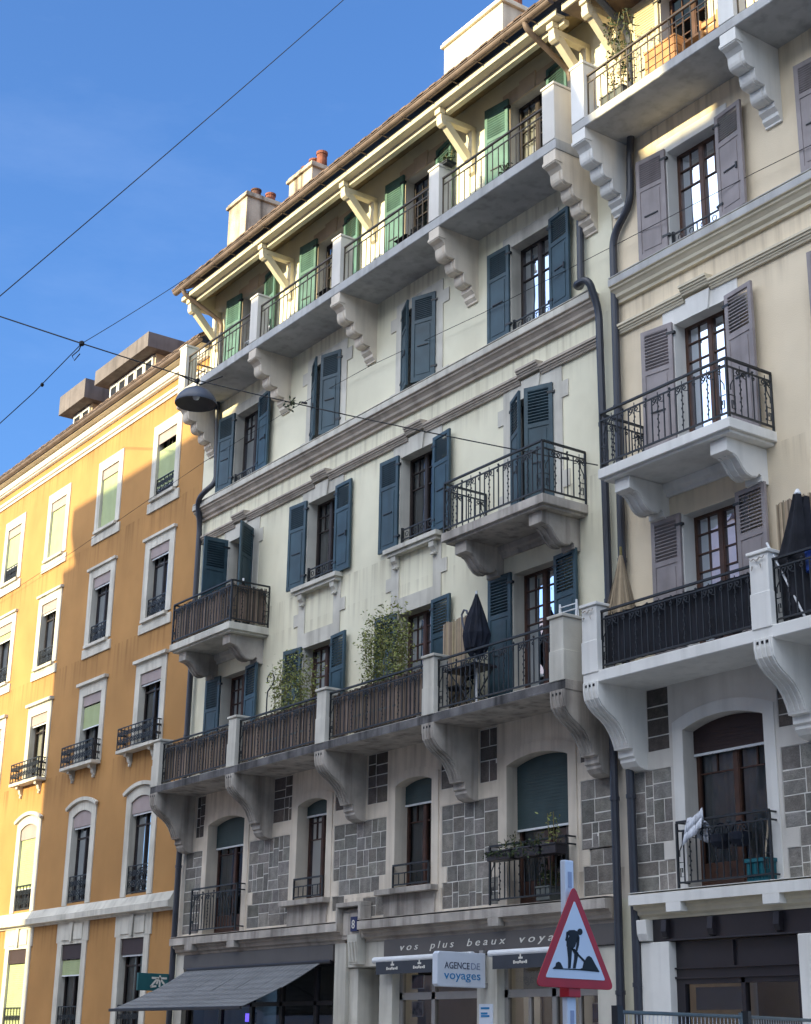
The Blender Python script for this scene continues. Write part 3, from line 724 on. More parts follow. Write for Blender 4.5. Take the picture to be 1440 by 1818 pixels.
def chimney(root, x0, x1, y0, y1, zb, zt, pots, mat='chimney_plaster'):
    mb = MB(); mb.box(x0, x1, y0, y1, zb, zt-.14); mb.box(x0-.06, x1+.06, y0-.06, y1+.06, zt-.14, zt-.06); mb.box(x0-.03, x1+.03, y0-.03, y1+.03, zt-.06, zt)
    c = mb.build('chimney', mat, root, bevel=.012)
    for px_, py_, h, mt in pots:
        mb = MB(); mb.lathe([(.13, zt), (.12, zt+h*.8), (.14, zt+h*.82), (.14, zt+h), (.10, zt+h), (.10, zt+h-.05)], px_, py_, 14); mb.build('chimney_pot', mt, c, smooth=False)
chimney(g, -31.55, -30.62, .10, 1.25, 19.6, 21.88, [(-30.8, .45, .22, 'blackened_pot'), (-30.85, .9, .28, 'terracotta')])
chimney(g, -28.55, -27.52, .10, .72, 19.6, 21.22, [(-28.2, .36, .22, 'terracotta'), (-27.85, .36, .26, 'terracotta'), (-27.62, .42, .38, 'terracotta')])
chimney(g, -22.36, -20.42, .10, .85, 19.6, 21.5, [(-20.62, .62, .45, 'terracotta'), (-21.2, .62, .3, 'terracotta')], 'chimney_clean')
# ---- downpipes
def pipe(root, pts, r=.065, mat='pipe_plastic', clips=()):
    P = [Vector(p) for p in pts]; out = [P[0]]
    for a, b, c in zip(P[:-2], P[1:-1], P[2:]):
        k = min(.24, (a-b).length*.48, (c-b).length*.48); u = b+(a-b).normalized()*k; v = b+(c-b).normalized()*k
        out += [u*(1-t)**2+b*2*t*(1-t)+v*t*t for t in [q/7 for q in range(8)]]
    out.append(P[-1]); mb = MB(); mb.tube(out, r, 12)
    for z in clips:
        for p, q in zip(P[:-1], P[1:]):
            if min(p.z, q.z) <= z <= max(p.z, q.z) and abs(p.z-q.z) > .5:
                t = (z-p.z)/(q.z-p.z); c = p+(q-p)*t; mb.lathe([(r+.012, z-.03), (r+.012, z+.03)], c.x, c.y, 12)
    return mb.build('downpipe', mat, root, smooth=False)
pipe(g, [(-18.30, -1.10, 19.10), (-18.30, -1.05, 18.98), (-18.25, -.10, 18.45), (-18.22, -.10, 18.2)], .055, 'gutter_metal')
pipe(g, [(-18.22, -.10, 18.2), (-18.10, -.10, 16.5), (-18.05, -.10, 15.4), (-18.04, -.12, 13.98), (-17.95, -.34, 13.92), (-17.62, -.34, 13.92), (-17.59, -.14, 13.4), (-17.56, -.12, 9.0), (-17.53, -.12, 0)], clips=(11.3, 8.3, 5.2, 2.4))
pipe(g, [(-31.42, -1.10, 19.10), (-31.42, -1.05, 18.98), (-31.2, -.10, 18.4), (-31.2, -.10, 18.1)], .055, 'gutter_metal')
pipe(g, [(-31.2, -.10, 18.1), (-31.15, -.10, 16.0), (-31.0, -.10, 14.15), (-31.15, -.33, 13.9), (-31.5, -.30, 13.78), (-31.66, -.12, 13.3), (-31.66, -.12, 9), (-31.68, -.12, 0)], mat='pipe_plastic', clips=(11.3, 8.2, 5.3))
# ---- ground floor: base wall, entrance, restaurant front, agency front
for bx in ((-31.62, -31.25, -.06, .5, 0, 3.40), (-25.30, -24.92, -.06, .5, 0, 3.40), (-23.82, -23.42, -.06, .5, 0, 2.955), (-21.01, -20.49, -.06, .5, 0, 3.04), (-18.10, -17.62, -.06, .5, 0, 3.08)):
    mb = MB(); mb.box(*bx); mb.build('ground_floor_pier', 'limestone', g, bevel=.01)
mb = MB(); mb.box(-24.92, -24.62, .02, .5, 0, 2.95); mb.box(-24.92, -23.64, -.02, .5, 2.96, 3.42); mb.build('entrance_lintel', 'limestone', g, bevel=.01)
mb = MB(); mb.box(-17.62, X1, .0, .4, 0, 3.74); mb.build('party_wall', 'stucco_green', g); mb = MB(); mb.box(-31.88, -31.62, 0, .4, 0, 3.74); mb.build('party_wall', 'stucco_green', g)
mb = MB(); mb.box(-25.02, -24.97, -.25, 0, 3.60, 4.02); mb.box(-24.28, -24.20, -.25, 0, 3.78, 4.02)
mb.box(-25.02, -24.20, -.25, 0, 4.02, 4.10); mb.box(-24.97, -24.28, -.12, 0, 3.45, 3.98)
mb.box(-24.90, -24.36, -.15, -.12, 3.52, 3.92)
mb.build('entrance_surround', 'limestone_dark', g, bevel=.008)
mb = MB(); mb.px([(0, 3.0), (-.16, 3.0), (-.22, 3.45), (-.22, 3.52), (0, 3.52)], -24.66, -24.34)
for i in range(3): mb.px([(-.165, 3.04), (-.185, 3.04), (-.235, 3.40), (-.215, 3.40)], -24.63+.1*i, -24.57+.1*i)
mb.build('keystone', 'limestone', g, bevel=.006)
mb = MB(); mb.box(-24.60, -24.38, -.19, -.15, 3.58, 3.84); mb.build('number_plate', 'plate_blue', g)
mb = MB(); mb.box(-24.62, -23.82, .55, .62, 0, 2.96); mb.box(-24.25, -24.2, .5, .55, 0, 2.96); mb.build('entrance_door', 'dark_panel', g)
mb = MB(); mb.box(-31.6, -17.5, 2.5, 2.6, 0, 3.5); mb.box(-31.6, -17.5, 0.05, 2.5, 3.40, 3.50); mb.box(-31.6, -17.5, .3, 2.5, -.1, 0.01); mb.build('shop_interior', 'shop_wall', g)
mb = MB(); mb.box(-31.22, -25.32, -.09, .2, 3.10, 3.39); mb.build('shop_fascia', 'fascia_grey', g, bevel=.006)
mb = MB()
for x in (-31.2, -29.75, -28.5, -27.35, -26.1, -25.36): mb.box(x-.05, x+.05, .05, .13, 0, 3.08)
mb.box(-31.2, -25.35, .05, .13, 2.32, 2.40); mb.box(-31.2, -25.35, .05, .13, 3.02, 3.08); mb.box(-31.2, -25.35, .04, .14, 0, .5)
sf = mb.build('shop_window', 'dark_panel', g); mb = MB(); mb.face([(-31.2, .088, .5), (-25.35, .088, .5), (-25.35, .088, 3.02), (-31.2, .088, 3.02)]); mb.build('pane', 'shop_glass', sf)
mb = MB(); mb.box(-23.64, -17.66, -.10, .2, 3.085, 3.395); mb.build('shop_fascia', 'fascia_grey', g, bevel=.005)
for x0, x1 in ((-23.42, -21.01), (-20.49, -18.10)):
    mb = MB()
    for x in ((x0+.04, x0+1.0, x1-.04) if x0 < -22 else (x0+.04, x0+1.22, x1-.04)): mb.box(x-.05, x+.05, .10, .18, 0, 3.05)
    mb.box(x0, x1, .10, .18, 2.38, 2.50); mb.box(x0, x1, .10, .18, 2.96, 3.05); mb.box(x0, x1, .10, .18, 0, .35)
    if x0 > -21:
        for x in (x0+.62, x0+1.8): mb.box(x-.03, x+.03, .11, .17, 0, 2.38)
    sf = mb.build('shop_window', 'aluminium', g); mb = MB(); mb.face([(x0, .137, .35), (x1, .137, .35), (x1, .137, 2.96), (x0, .137, 2.96)]); mb.build('pane', 'shop_glass', sf)
for x0, x1 in ((-23.80, -20.95), (-20.50, -18.0)):
    mb = MB(); mb.tube([(x0, -.19, 3.045), (x1, -.19, 3.045)], .055, 14, 0)
    mb.box(x0+.12, x1-.02, -.235, -.225, 2.80, 3.01, 1)
    mb.build('rolled_awning', ['white_metal', 'valance'], g)

# ================================================================ CREAM HOUSE (right)
c3 = thing('apartment_building', 'cream apartment block with mauve-grey shutters and white carved balcony posts', 'building', (-13.5, 3, 0), 'apartment houses along the street')
X0, X1 = -17.34, -9.6
ops = window_wall_ops(COLS3)
for i, c in enumerate(COLS3): ops += [(c-.55, c+.55, 10.68 if i else 10.09, 12.52, 0, .21), (c-.55, c+.55, 6.96, 9.33, 0, .22)]
mb = MB(); wall(mb, X0, X1, 6.90, 19.0, ops); mb.face([(X1, 0, 0), (X1, 8, 0), (X1, 8, 19), (X1, 0, 19)]); mb.build('wall', ['stucco_cream', 'white_paint'], c3)
F1W3 = [(-16.19, -14.63, 3.76, 6.06, .14), (-12.77, -11.21, 3.76, 6.06, .14)]
PAN3 = [[(-17.24, -16.46, 4.49, 5.56), (-17.24, -16.66, 4.23, 4.49), (-17.24, -16.44, 3.79, 4.23)], [(-14.36, -13.04, 4.46, 5.55), (-14.12, -13.24, 4.20, 4.46), (-14.34, -13.04, 3.79, 4.20)], [(-10.94, -9.8, 3.79, 5.55)]]
SM3 = [(-16.93, -16.47, 5.83, 6.77), (-14.37, -13.95, 5.82, 6.77), (-13.50, -13.05, 5.82, 6.77)]
ops = [o+(.26,) for o in F1W3]+[p+(0, .03) for P in PAN3 for p in P]+[p+(0, .03) for p in SM3]
mb = MB(); wall(mb, X0, X1, 3.74, 6.90, ops); mb.build('wall', ['plaster_white', 'plaster_white'], c3)
for k, P in enumerate(PAN3): ashlar(c3, P, 51+k)
for k, P in enumerate(SM3): ashlar(c3, [P], 61+k, 'ashlar_brown')
storeys(c3, X0+.05, X1-.05, 3.52)
for c in COLS3: surrounds(c3, c, c == COLS3[0], 'white_paint', 'white_paint')
for xa, xb, za, zb, r in F1W3: mb = MB(); border(mb, xa, xb, za, zb, .2, -.015, 0, rise=r, wt=.22); mb.build('window_surround', 'white_paint', c3)
mb = MB(); mb.px(BAND, -17.24, X1); mb.build('sill_band', 'cream_trim', c3)
mb = MB(); mb.box(-17.24, X1, -.244, -.24, 13.63, 13.75); mb.box(-17.24, X1, -.24, -.02, 13.776, 13.79); mb.build('band_face', 'slab_grey', c3)
moulding_f3(c3, -17.24, X1, COLS3, 'cream_trim')
ledge(c3, [(-17.17, X1)], [(-16.41, -16.12), (-14.60, -14.31), (-13.0, -12.7)], 'cream_trim', 'white_paint')
for i, c in enumerate(COLS3):
    a, b = c-.55, c+.55
    window(c3, a, b, 16.47, 18.72, 0, .2, 'french', 'wood_red', (0, 1), name='balcony_door', seed=50+i)
    shutters(c3, a, b, 16.52, 18.80, 'shutter_mauve_lit', w=.61)
    window(c3, a, b, 13.78, 15.66, 0, .21, 'casement', 'wood_red', (1, 1), rail=True, seed=54+i)
    shutters(c3, a, b, 13.88, 15.72, 'shutter_mauve', w=.61)
    window(c3, a, b, 10.68 if i else 10.09, 12.52, 0, .21, 'french', 'wood_red', (0, 1), rail=bool(i), name='window' if i else 'balcony_door', seed=58+i)
    shutters(c3, a, b, 10.68 if i else 10.14, 12.56, 'shutter_mauve', w=.61)
    window(c3, a, b, 6.96, 9.33, 0, .22, 'french', 'wood_red', (0, 1), name='balcony_door', seed=60+i)
    shutters(c3, a, b, 7.0, 9.36, 'shutter_mauve', w=.61)
    xa, xb, za, zb, r = F1W3[i]
    window(c3, xa, xb, za, zb, r, .26, 'tall', 'wood_red', (1, 1), blind=(5.72, 'blind_brown'), name='balcony_door', seed=64+i, cw=.44)
    rl = place('window_railing', rail_data(1.74, .94, 'ornate'), (xa+.02, -.22, 3.77), 0, c3)
    mb = MB()
    for x in (xa+.02, xb+.14):
        for z in (4.68, 4.57, 3.85): mb.box(x-.012, x+.012, -.22, 0, z, z+.024)
    mb.build('rail_return', 'iron', rl)
P3 = [-17.10, -13.70, -10.28]
b35 = long_balcony(c3, -17.26, X1, P3, 16.47, 16.29, -.95, 'slab_grey', 'slab_grey', 'plain', 'iron_brown', 'white_paint', br_f5d('white_paint'), 15.04, 'white_paint', 1.12, .16, False)
b32 = long_balcony(c3, -17.26, X1, P3, 6.95, 6.77, -.95, 'white_paint', 'white_paint', 'ornate', 'iron', 'white_paint', br_f2d('white_paint'), 5.57, 'white_paint', 1.06, .165, True)
# little carved birds-and-leaf relief on the post heads
for x in P3[:2]:
    mb = MB(); y = -.995
    for s in (-1, 1):
        mb.tube([(x, y, 7.86), (x+s*.05, y, 7.90), (x+s*.10, y, 7.88), (x+s*.13, y, 7.91)], .014, 5, r2=.006)
    mb.tube([(x-.08, y, 7.80), (x-.10, y, 7.74)], .016, 5, r2=.006); mb.tube([(x+.06, y, 7.80), (x+.07, y, 7.75)], .014, 5, r2=.006)
    mb.build('post_relief', 'limestone_dark', b32)
small_balcony(c3, COLS3[0], 'white_paint', 'white_paint', 'white_paint'); sill_f3(c3, COLS3[1], 'white_paint')
mb = MB(); mb.px([(-.92, 18.90), (-.92, 18.965), (0, 18.99), (0, 18.93)], -17.46, X1); mb.build('soffit', 'gutter_metal', c3)
mb = MB(); mb.box(-17.46, X1, -.955, -.92, 18.905, 19.06); mb.build('fascia_board', 'cream_trim', c3)
mb = MB(); mb.px(gp+[(-1.03, 19.15), (-1.17, 19.15)], -17.50, X1); mb.build('gutter', 'gutter_metal', c3)
roof(c3, -17.5, X1, -1.12, 19.22, .62, 5.0)
for x in (-16.98, -13.70): eave_bracket(c3, x)
pipe(c3, [(-16.72, -1.10, 19.10), (-16.72, -1.05, 18.98), (-16.66, -.10, 18.35), (-16.70, -.10, 16.5), (-16.76, -.10, 16.0), (-16.79, -.10, 15.05), (-17.24, -.10, 14.62), (-17.25, -.10, 9), (-17.17, -.10, 0)], clips=(11.5, 8.9, 5.2, 2.5))
mb = MB(); mb.box(X0, -16.95, -.02, .4, 0, 3.40); mb.px([(0, 3.10), (-.12, 3.10), (-.16, 3.20), (-.17, 3.395), (0, 3.395)], -17.12, -16.92)
mb.box(-17.13, -16.56, -.08, .3, 0, 3.08)
mb.build('ground_floor_pier', 'white_paint', c3, bevel=.01)
mb = MB(); mb.box(-14.20, -13.62, -.08, .3, 0, 3.08); mb.box(-13.62, X1, -.02, .3, 0, 3.08); mb.build('ground_floor_pier', 'white_paint', c3, bevel=.01)
mb = MB(); mb.box(-16.92, X1, -.03, .2, 3.09, 3.40)
for x in (-16.62, -15.72, -14.52): mb.px([(-.03, 3.12), (-.09, 3.14), (-.12, 3.22), (-.10, 3.38), (-.03, 3.39)], x-.05, x+.05)
mb.box(-16.60, X1, -.07, -.03, 3.085, 3.105); mb.build('shop_fascia', 'dark_panel', c3, bevel=.004)
mb = MB(); mb.box(-16.56, -14.20, .06, .14, 2.60, 3.08); mb.box(-16.56, -14.20, .02, .10, 2.57, 2.60); mb.box(-16.56, -14.20, .02, .06, 2.705, 2.725)
for x0, x1 in ((-16.56, -16.40), (-15.34, -15.27), (-14.35, -14.20)): mb.box(x0, x1, .05, .14, 0, 2.57)
mb.box(-16.40, -14.35, .05, .14, 0, .4); mb.box(-16.40, -14.35, .05, .14, 2.50, 2.57); mb.box(-15.45, -15.43, .02, .06, 2.725, 3.06)
sf = mb.build('shop_window', 'dark_panel', c3); mb = MB(); mb.face([(-16.4, .097, .4), (-14.35, .097, .4), (-14.35, .097, 2.5), (-16.4, .097, 2.5)]); mb.build('pane', 'shop_glass', sf)
mb = MB(); mb.box(-16.36, -15.36, .22, .23, 2.16, 2.46); mb.build('roller_blind', 'blind_edge', sf)
mb = MB(); mb.box(-17.3, X1, 2.5, 2.6, 0, 3.5); mb.box(-17.3, X1, .05, 2.5, 3.41, 3.50); mb.box(-17.3, X1, .3, 2.5, -.1, 0.01); mb.build('shop_interior', 'shop_wall', c3)

# ================================================================ ORANGE HOUSE (left)
o1 = thing('apartment_building', 'orange-yellow apartment block with pale window frames, half lit by the sun', 'building', (-45, 3, 0), 'apartment houses along the street')
OX0, OX1 = -62.0, -31.90
OC = [-33.94, -37.30, -40.74, -44.04, -47.40, -50.75, -54.1, -57.5]
ops = []
for c in OC:
    ops += [(c-.53, c+.53, 14.72, 16.47, 0, .14), (c-.54, c+.54, 11.53, 13.38, 0, .14), (c-.57, c+.57, 8.32, 10.16, 0, .14), (c-.56, c+.56, 4.88, 7.02, .13, .14), (c-.60, c+.60, 1.5, 3.88, 0, .14)]
mb = MB(); wall(mb, OX0, OX1, 0, 18.0, ops)
mb.face([(OX0, 0, 0), (OX0, 9, 0), (OX0, 9, 18), (OX0, 0, 18)]); mb.face([(OX1, 0, 0), (OX1, 9, 0), (OX1, 9, 18), (OX1, 0, 18)])
mb.build('wall', ['stucco_orange', 'limestone'], o1)
mb = MB(); mb.face([(OX0+.1, 1.0, 0), (OX1-.1, 1.0, 0), (OX1-.1, 1.0, 17.8), (OX0+.1, 1.0, 17.8)])
for z in (4.6, 7.9, 11.1, 14.3, 17.4): mb.box(OX0+.1, OX1-.1, .3, .99, z-.05, z)
mb.build('room_interior', 'room', o1)
mb = MB(); mb.px([(0, 17.33), (-.04, 17.33), (-.06, 17.38), (-.11, 17.40), (-.11, 17.47), (-.03, 17.50), (0, 17.52)], OX0, OX1); mb.build('lower_cornice', 'white_paint', o1)
mb = MB(); mb.px([(0, 17.77), (-.10, 17.77), (-.10, 17.80), (-.16, 17.81), (-.16, 17.965), (0, 17.975)], OX0, OX1); mb.build('upper_cornice', 'white_paint', o1)
mb = MB(); mb.px([(0, 17.98), (-.30, 18.02), (-.30, 18.06), (0, 18.06)], OX0, OX1+.05); mb.build('soffit', 'pink_stone', o1)
gq = [(-.355+.075*cos(a), 18.12+.075*sin(a)) for a in [pi+pi*i/8 for i in range(9)]]
mb = MB(); mb.px(gq+[(-.285, 18.14), (-.425, 18.14)], OX0, OX1+.1); mb.tube([(OX0, -.435, 18.145), (OX1+.1, -.435, 18.145)], .014, 6); mb.build('gutter', 'gutter_metal', o1)
roof(o1, OX0, OX1+.1, -.37, 18.20, .75, 5.0)
OLEDGE = [(0, 4.40), (-.06, 4.40), (-.08, 4.45), (-.20, 4.46), (-.20, 4.60), (-.16, 4.62), (-.06, 4.80), (0, 4.82)]
mb = MB(); mb.px(OLEDGE, OX0, -31.93); mb.build('ledge', 'limestone', o1)
def filigree(w, h):
    def fn():
        mb = MB()
        mb.box(0, w, -.012, .012, h-.025, h); mb.box(0, w, -.01, .01, .03, .05); mb.box(0, .016, -.01, .01, 0, h); mb.box(w-.016, w, -.01, .01, 0, h)
        n = max(3, int(w/.19)); s = w/n
        for i in range(n):
            cx = s*(i+.5)
            for j, (zz, r) in enumerate(((h*.72, s*.36), (h*.36, s*.42))):
                mb.tube([(cx+r*cos(a), 0, zz+r*.8*sin(a)) for a in [2*pi*k/8 for k in range(8)]], .010, 4, closed=True)
                mb.tube([(cx-r*.6, 0, zz-r*.5), (cx, 0, zz), (cx+r*.6, 0, zz+r*.5)], .010, 4); mb.tube([(cx+r*.6, 0, zz-r*.5), (cx, 0, zz), (cx-r*.6, 0, zz+r*.5)], .010, 4)
            if i: mb.box(s*i-.008, s*i+.008, -.008, .008, .05, h-.025)
        return mb.data('window_railing', ['iron'])
    return cached(('fil', round(w, 2), round(h, 2)), fn)
BL = {}   # lowered blinds: (column, row) -> bottom height
BL[0, 0] = (14.95, 16.02); BL[1, 0] = (14.74, 16.22); BL[2, 0] = (14.74, 16.22); BL[3, 0] = (15.22, 16.22); BL[4, 0] = (14.74, 16.22)
BL[1, 2] = (9.30, 9.86); BL[3, 1] = (12.9, 13.12); BL[4, 2] = (8.9, 9.86); BL[2, 3] = (5.45, 6.80); BL[1, 4] = (3.15, 3.50); BL[2, 4] = (1.6, 3.50); BL[5, 1] = (11.6, 13.1)
for i, c in enumerate(OC):
    rows = [(14.72, 16.47, .53), (11.53, 13.38, .54), (8.32, 10.16, .57), (4.88, 7.02, .56), (1.5, 3.88, .60)]
    mb = MB(); y0 = -.03
    border(mb, c-.53, c+.53, 14.72, 16.47, .25, y0, 0, wt=.28); mb.box(c-.86, c+.86, y0-.01, 0, 14.38, 14.64); mb.box(c-.66, c+.66, -.11, 0, 14.64, 14.72)
    border(mb, c-.54, c+.54, 11.53, 13.38, .27, y0, 0, wt=.24); mb.box(c-.86, c+.86, y0-.01, 0, 11.20, 11.45); mb.box(c-.66, c+.66, -.11, 0, 11.45, 11.53); mb.box(c-.87, c+.87, -.09, 0, 13.62, 13.69)
    border(mb, c-.57, c+.57, 8.32, 10.16, .25, y0, 0, wt=.28); mb.box(c-.88, c+.88, -.11, 0, 10.44, 10.52)
    border(mb, c-.56, c+.56, 4.83, 7.02, .26, y0, 0, wt=.30, rise=.13)
    a = arcpts(c-.88, c+.88, 7.20, .185); b = arcpts(c-.93, c+.93, 7.27, .205); mb.py(a+b[::-1], -.10, y0)
    border(mb, c-.60, c+.60, 1.5, 3.88, .26, y0, 0, wt=.05); mb.box(c-.93, c+.93, y0-.005, 0, 3.93, 4.40)
    mb.box(c-.62, c-.12, y0-.03, y0-.005, 3.98, 4.36); mb.box(c+.12, c+.62, y0-.03, y0-.005, 3.98, 4.36); mb.py([(c-.06, 3.93), (c+.06, 3.93), (c+.11, 4.40), (c-.11, 4.40)], y0-.06, y0-.03)
    mb.build('window_surround', 'limestone', o1)
    for r, (za, zb, hw) in enumerate(rows):
        d = .14; rise = .13 if r == 3 else 0
        w = window(o1, c-hw, c+hw, za, zb, rise, d, 'single', 'dark_wood', (1, 1) if (i+r) % 2 else (1, 0), seed=70+i*5+r, cw=.34)
        # fixed pelmet over the roller blind
        mb = MB(); lz = zb-.27 if r < 4 else zb-.36
        mb.py([(c-hw+.01, lz), (c+hw-.01, lz)]+arcpts(c-hw+.01, c+hw-.01, zb-.005, rise)[::-1], d-.13, d-.10); mb.build('pelmet', 'blind_box' if r < 4 else 'blind_brown', w)
        if (i, r) in BL:
            zb0, zt = BL[i, r]; mb = MB(); n = max(3, int((zt-zb0)/.05))
            for k in range(n): z = zb0+(zt-zb0)*k/n; mb.box(c-hw+.02, c+hw-.02, d-.10+.0, d-.085, z+.003, z+(zt-zb0)/n, 0)
            mb.box(c-hw+.02, c+hw-.02, d-.105, d-.08, zb0-.03, zb0, 1); mb.build('roller_blind', ['blind_green', 'blind_edge'], w)
        elif r > 0:
            mb = MB(); mb.box(c-hw+.03, c+hw-.03, d-.105, d-.08, lz-.045, lz-.005); mb.build('blind_rail', 'blind_edge', w)
        if (i, r) in BL and BL[i, r][0] < za+.06: pass
        elif r in (0, 1): place('window_railing', filigree(hw*2, .52), (c-hw, .03, za), 0, w)
        elif r == 2:
            mb = MB(); mb.box(c-1.17, c+.80, -.26, 0, 8.24, 8.32)
            for s in (-.80, .48): mb.px([(0, 7.98), (-.03, 7.98), (-.08, 8.05), (-.10, 8.14), (-.18, 8.16), (-.18, 8.24), (0, 8.24)], c+s-.07, c+s+.07); mb.box(c+s-.04, c+s+.04, -.06, 0, 7.92, 7.98)
            b = mb.build('balconet', 'limestone', o1, org=(c-.18, 0, 8.24), bevel=.006)
            place('railing', filigree(1.92, .54), (c-1.15, -.24, 8.32), 0, b)
            for x in (c-1.15, c+.77): place('railing', filigree(.24, .54), (x, -.24, 8.32), radians(90), b)
        else: place('window_railing', filigree(hw*2, .66 if r == 3 else .92), (c-hw, .02, za), 0, w)
# dormers on the orange roof
def dormer(root, x0, x1, zb, zt, hood, yf, wz):
    mb = MB(); mb.box(x0, x1, yf, yf+3.2, zt-hood, zt); d = mb.build('dormer', 'dormer_zinc', root, bevel=.012)
    mb = MB(); mb.box(x0+.25, x1-.3, yf+.42, yf+3, wz, zt-hood); mb.build('dormer_wall', 'pink_stone', d)
    n = 2 if x1-x0 < 2 else 5; L = (x1-.35-(x0+.3))/n
    for i in range(n):
        xa = x0+.3+L*i; mb = MB()
        mb.box(xa+.02, xa+.09, yf+.36, yf+.415, wz+.1, zt-hood-.05); mb.box(xa+L-.09, xa+L-.02, yf+.36, yf+.415, wz+.1, zt-hood-.05); mb.box(xa+.09, xa+L-.09, yf+.36, yf+.415, zt-hood-.14, zt-hood-.05)
        mb.box(xa+.09, xa+L-.09, yf+.385, yf+.40, wz+.1, zt-hood-.14, 1); mb.build('dormer_window', ['white_paint', 'navy_cloth'], d)
pmat('dormer_zinc', c8(112, 104, 102), .7, .12, 2, .45)
dormer(o1, -39.70, -36.25, 18.8, 20.2, .45, .30, 18.95)
dormer(o1, -42.25, -40.40, 18.8, 20.25, .62, .30, 18.95)

# ================================================================ OPPOSITE SIDE OF THE STREET (behind the camera; it shades and is mirrored in the windows)
def opposite(x0, x1, h, label, attic=None, chim=()):
    o = thing('apartment_building', label, 'building', ((x0+x1)/2, -32, 0), 'houses across the street')
    mb = MB(); Y = -26.2
    n = max(1, int((x1-x0)/2.6)); s = (x1-x0)/n
    ops = []
    for i in range(n):
        cx = x0+s*(i+.5)
        for k in range(int((h-4.5)/3.15)): z = 4.6+3.15*k; ops.append((cx-.55, cx+.55, z, z+1.9, 0, -.2))
    wall(mb, x0, x1, 0, h, ops, y=Y)
    mb.face([(x0, Y, 0), (x0, Y-12, 0), (x0, Y-12, h), (x0, Y, h)]); mb.face([(x1, Y, 0), (x1, Y-12, 0), (x1, Y-12, h), (x1, Y, h)])
    mb.face([(x0, Y-12, 0), (x1, Y-12, 0), (x1, Y-12, h), (x0, Y-12, h)]); mb.build('wall', ['opposite_stucco', 'opposite_stucco'], o, org=((x0+x1)/2, Y, 0))
    mb = MB()
    for a, b, z0, z1, _, _ in ops: mb.box(a, b, Y-.25, Y-.2, z0, z1)
    mb.build('window', 'dark_panel', o)
    mb = MB()
    for a, b, z0, z1, _, _ in ops: mb.box(a-.15, a, Y, Y+.04, z0-.1, z1+.15); mb.box(b, b+.15, Y, Y+.04, z0-.1, z1+.15); mb.box(a, b, Y, Y+.04, z1, z1+.15); mb.box(a, b, Y, Y+.1, z0-.1, z0)
    mb.build('window_surround', 'white_paint', o)
    mb = MB(); mb.box(x0-.05, x1+.05, Y-12.1, Y+.12, h, h+.12); mb.build('roof', 'opposite_roof', o)
    if attic:
        a0, a1, z1, b0, z2 = attic
        mb = MB(); mb.box(a0, a1, Y-10, Y-.2, h+.12, z1); mb.build('attic', 'opposite_stucco', o)
        mb = MB(); mb.box(b0, a1+.1, Y-10.5, Y, z1, z2); mb.build('roof', 'opposite_roof', o)
    for a, b, z0, z1 in chim:
        mb = MB(); mb.box(a, b, Y-1.2, Y-.3, z0, z1); mb.build('chimney', 'chimney_plaster', o)
YC = 26.2; SX, SZ = SUN_A*YC, SUN_T*YC
opposite(-40.0-SX, -30.4-SX, 13.95+SZ, 'lower pinkish house across the street with a set-back attic', (-38.6-SX, -30.4-SX, 15.1+SZ, -39.7-SX, 15.85+SZ))
opposite(-30.4-SX, -17.15-SX, 17.10+SZ, 'tallest pinkish house across the street between two lower ones')
opposite(-17.15-SX, -14.95-SX, 15.68+SZ, 'very narrow pinkish house squeezed between taller neighbours across the street')
opposite(-84.0, -58.8, 22.0, 'pinkish house across the street, left of the side street')
mb = MB(); mb.box(-64, -42, -62, -52, 0, 14.5); mb.build('background_house', 'opposite_stucco', label='low house closing the far end of the side street', cat='building')
opposite(-14.95-SX, 12.0, 16.95+SZ, 'long pinkish house at the right end across the street')

# ================================================================ OVERHEAD WIRES AND LAMP
def sag(a, b, s, n=14):
    a, b = Vector(a), Vector(b); return [a+(b-a)*t-Vector((0, 0, 4*s*t*(1-t))) for t in [i/n for i in range(n+1)]]
A0 = (-17.80, -.06, 10.67); LM = (-25.0, -3.79, 13.70); ND = (-26.86, -5.44, 14.70); AL = (-29.2, -6.6, 15.95); AL2 = (-38.0, -10.0, 19.6)
cab = []
def camray(px_, py_, dist):
    d = _f+_r*((px_-720)/FPX)-_u*((py_-909)/FPX); k = dist/math.hypot(d.x, d.y); return Vector((d.x*k, d.y*k-16.4, d.z*k+1.6))
mb = MB(); mb.tube(sag(A0, LM, .06), .011, 6); mb.tube([LM, (-25.6, -4.3, 14.02), ND], .013, 6); mb.tube([ND, AL, AL2], .014, 6)
mb.tube([(LM[0]+.5, LM[1]+.28, LM[2]-.02), (LM[0]+.05, LM[1]+.05, LM[2]-.10), (LM[0]-.35, LM[1]-.3, LM[2]+.19)], .014, 5)
w1 = mb.build('span_wire', 'cable', label='dark span wire carrying the street lamp, running down to the yellow-green house', cat='wire')
mb = MB()
for t in (.93, .86, .30):
    mb = MB(); p = Vector(A0)+(Vector(LM)-Vector(A0))*(1-t); mb.tube([p-Vector((.05, .02, -.02)), p+Vector((.05, .02, -.02))], .022, 6); mb.build('wire_clamp', 'cable', w1)
WB0 = camray(-60, 806, 29.5); WB1 = Vector((-29.85, -1.10, 19.24))
mb = MB(); mb.tube([WB0, camray(60, 697, 29.2), ND], .010, 5); mb.tube(sag(ND, WB1, .04), .008, 5)
w2 = mb.build('span_wire', 'cable', label='thin wire crossing the lamp wire at a knot and ending at the eaves', cat='wire')
mb = MB(); nd = Vector(ND); mb.lathe([(.03, nd.z-.05), (.055, nd.z-.03), (.055, nd.z+.03), (.03, nd.z+.05)], nd.x, nd.y, 8)
q = camray(75, 683, 29.2); mb.lathe([(.02, q.z-.04), (.04, q.z), (.02, q.z+.04)], q.x, q.y, 8)
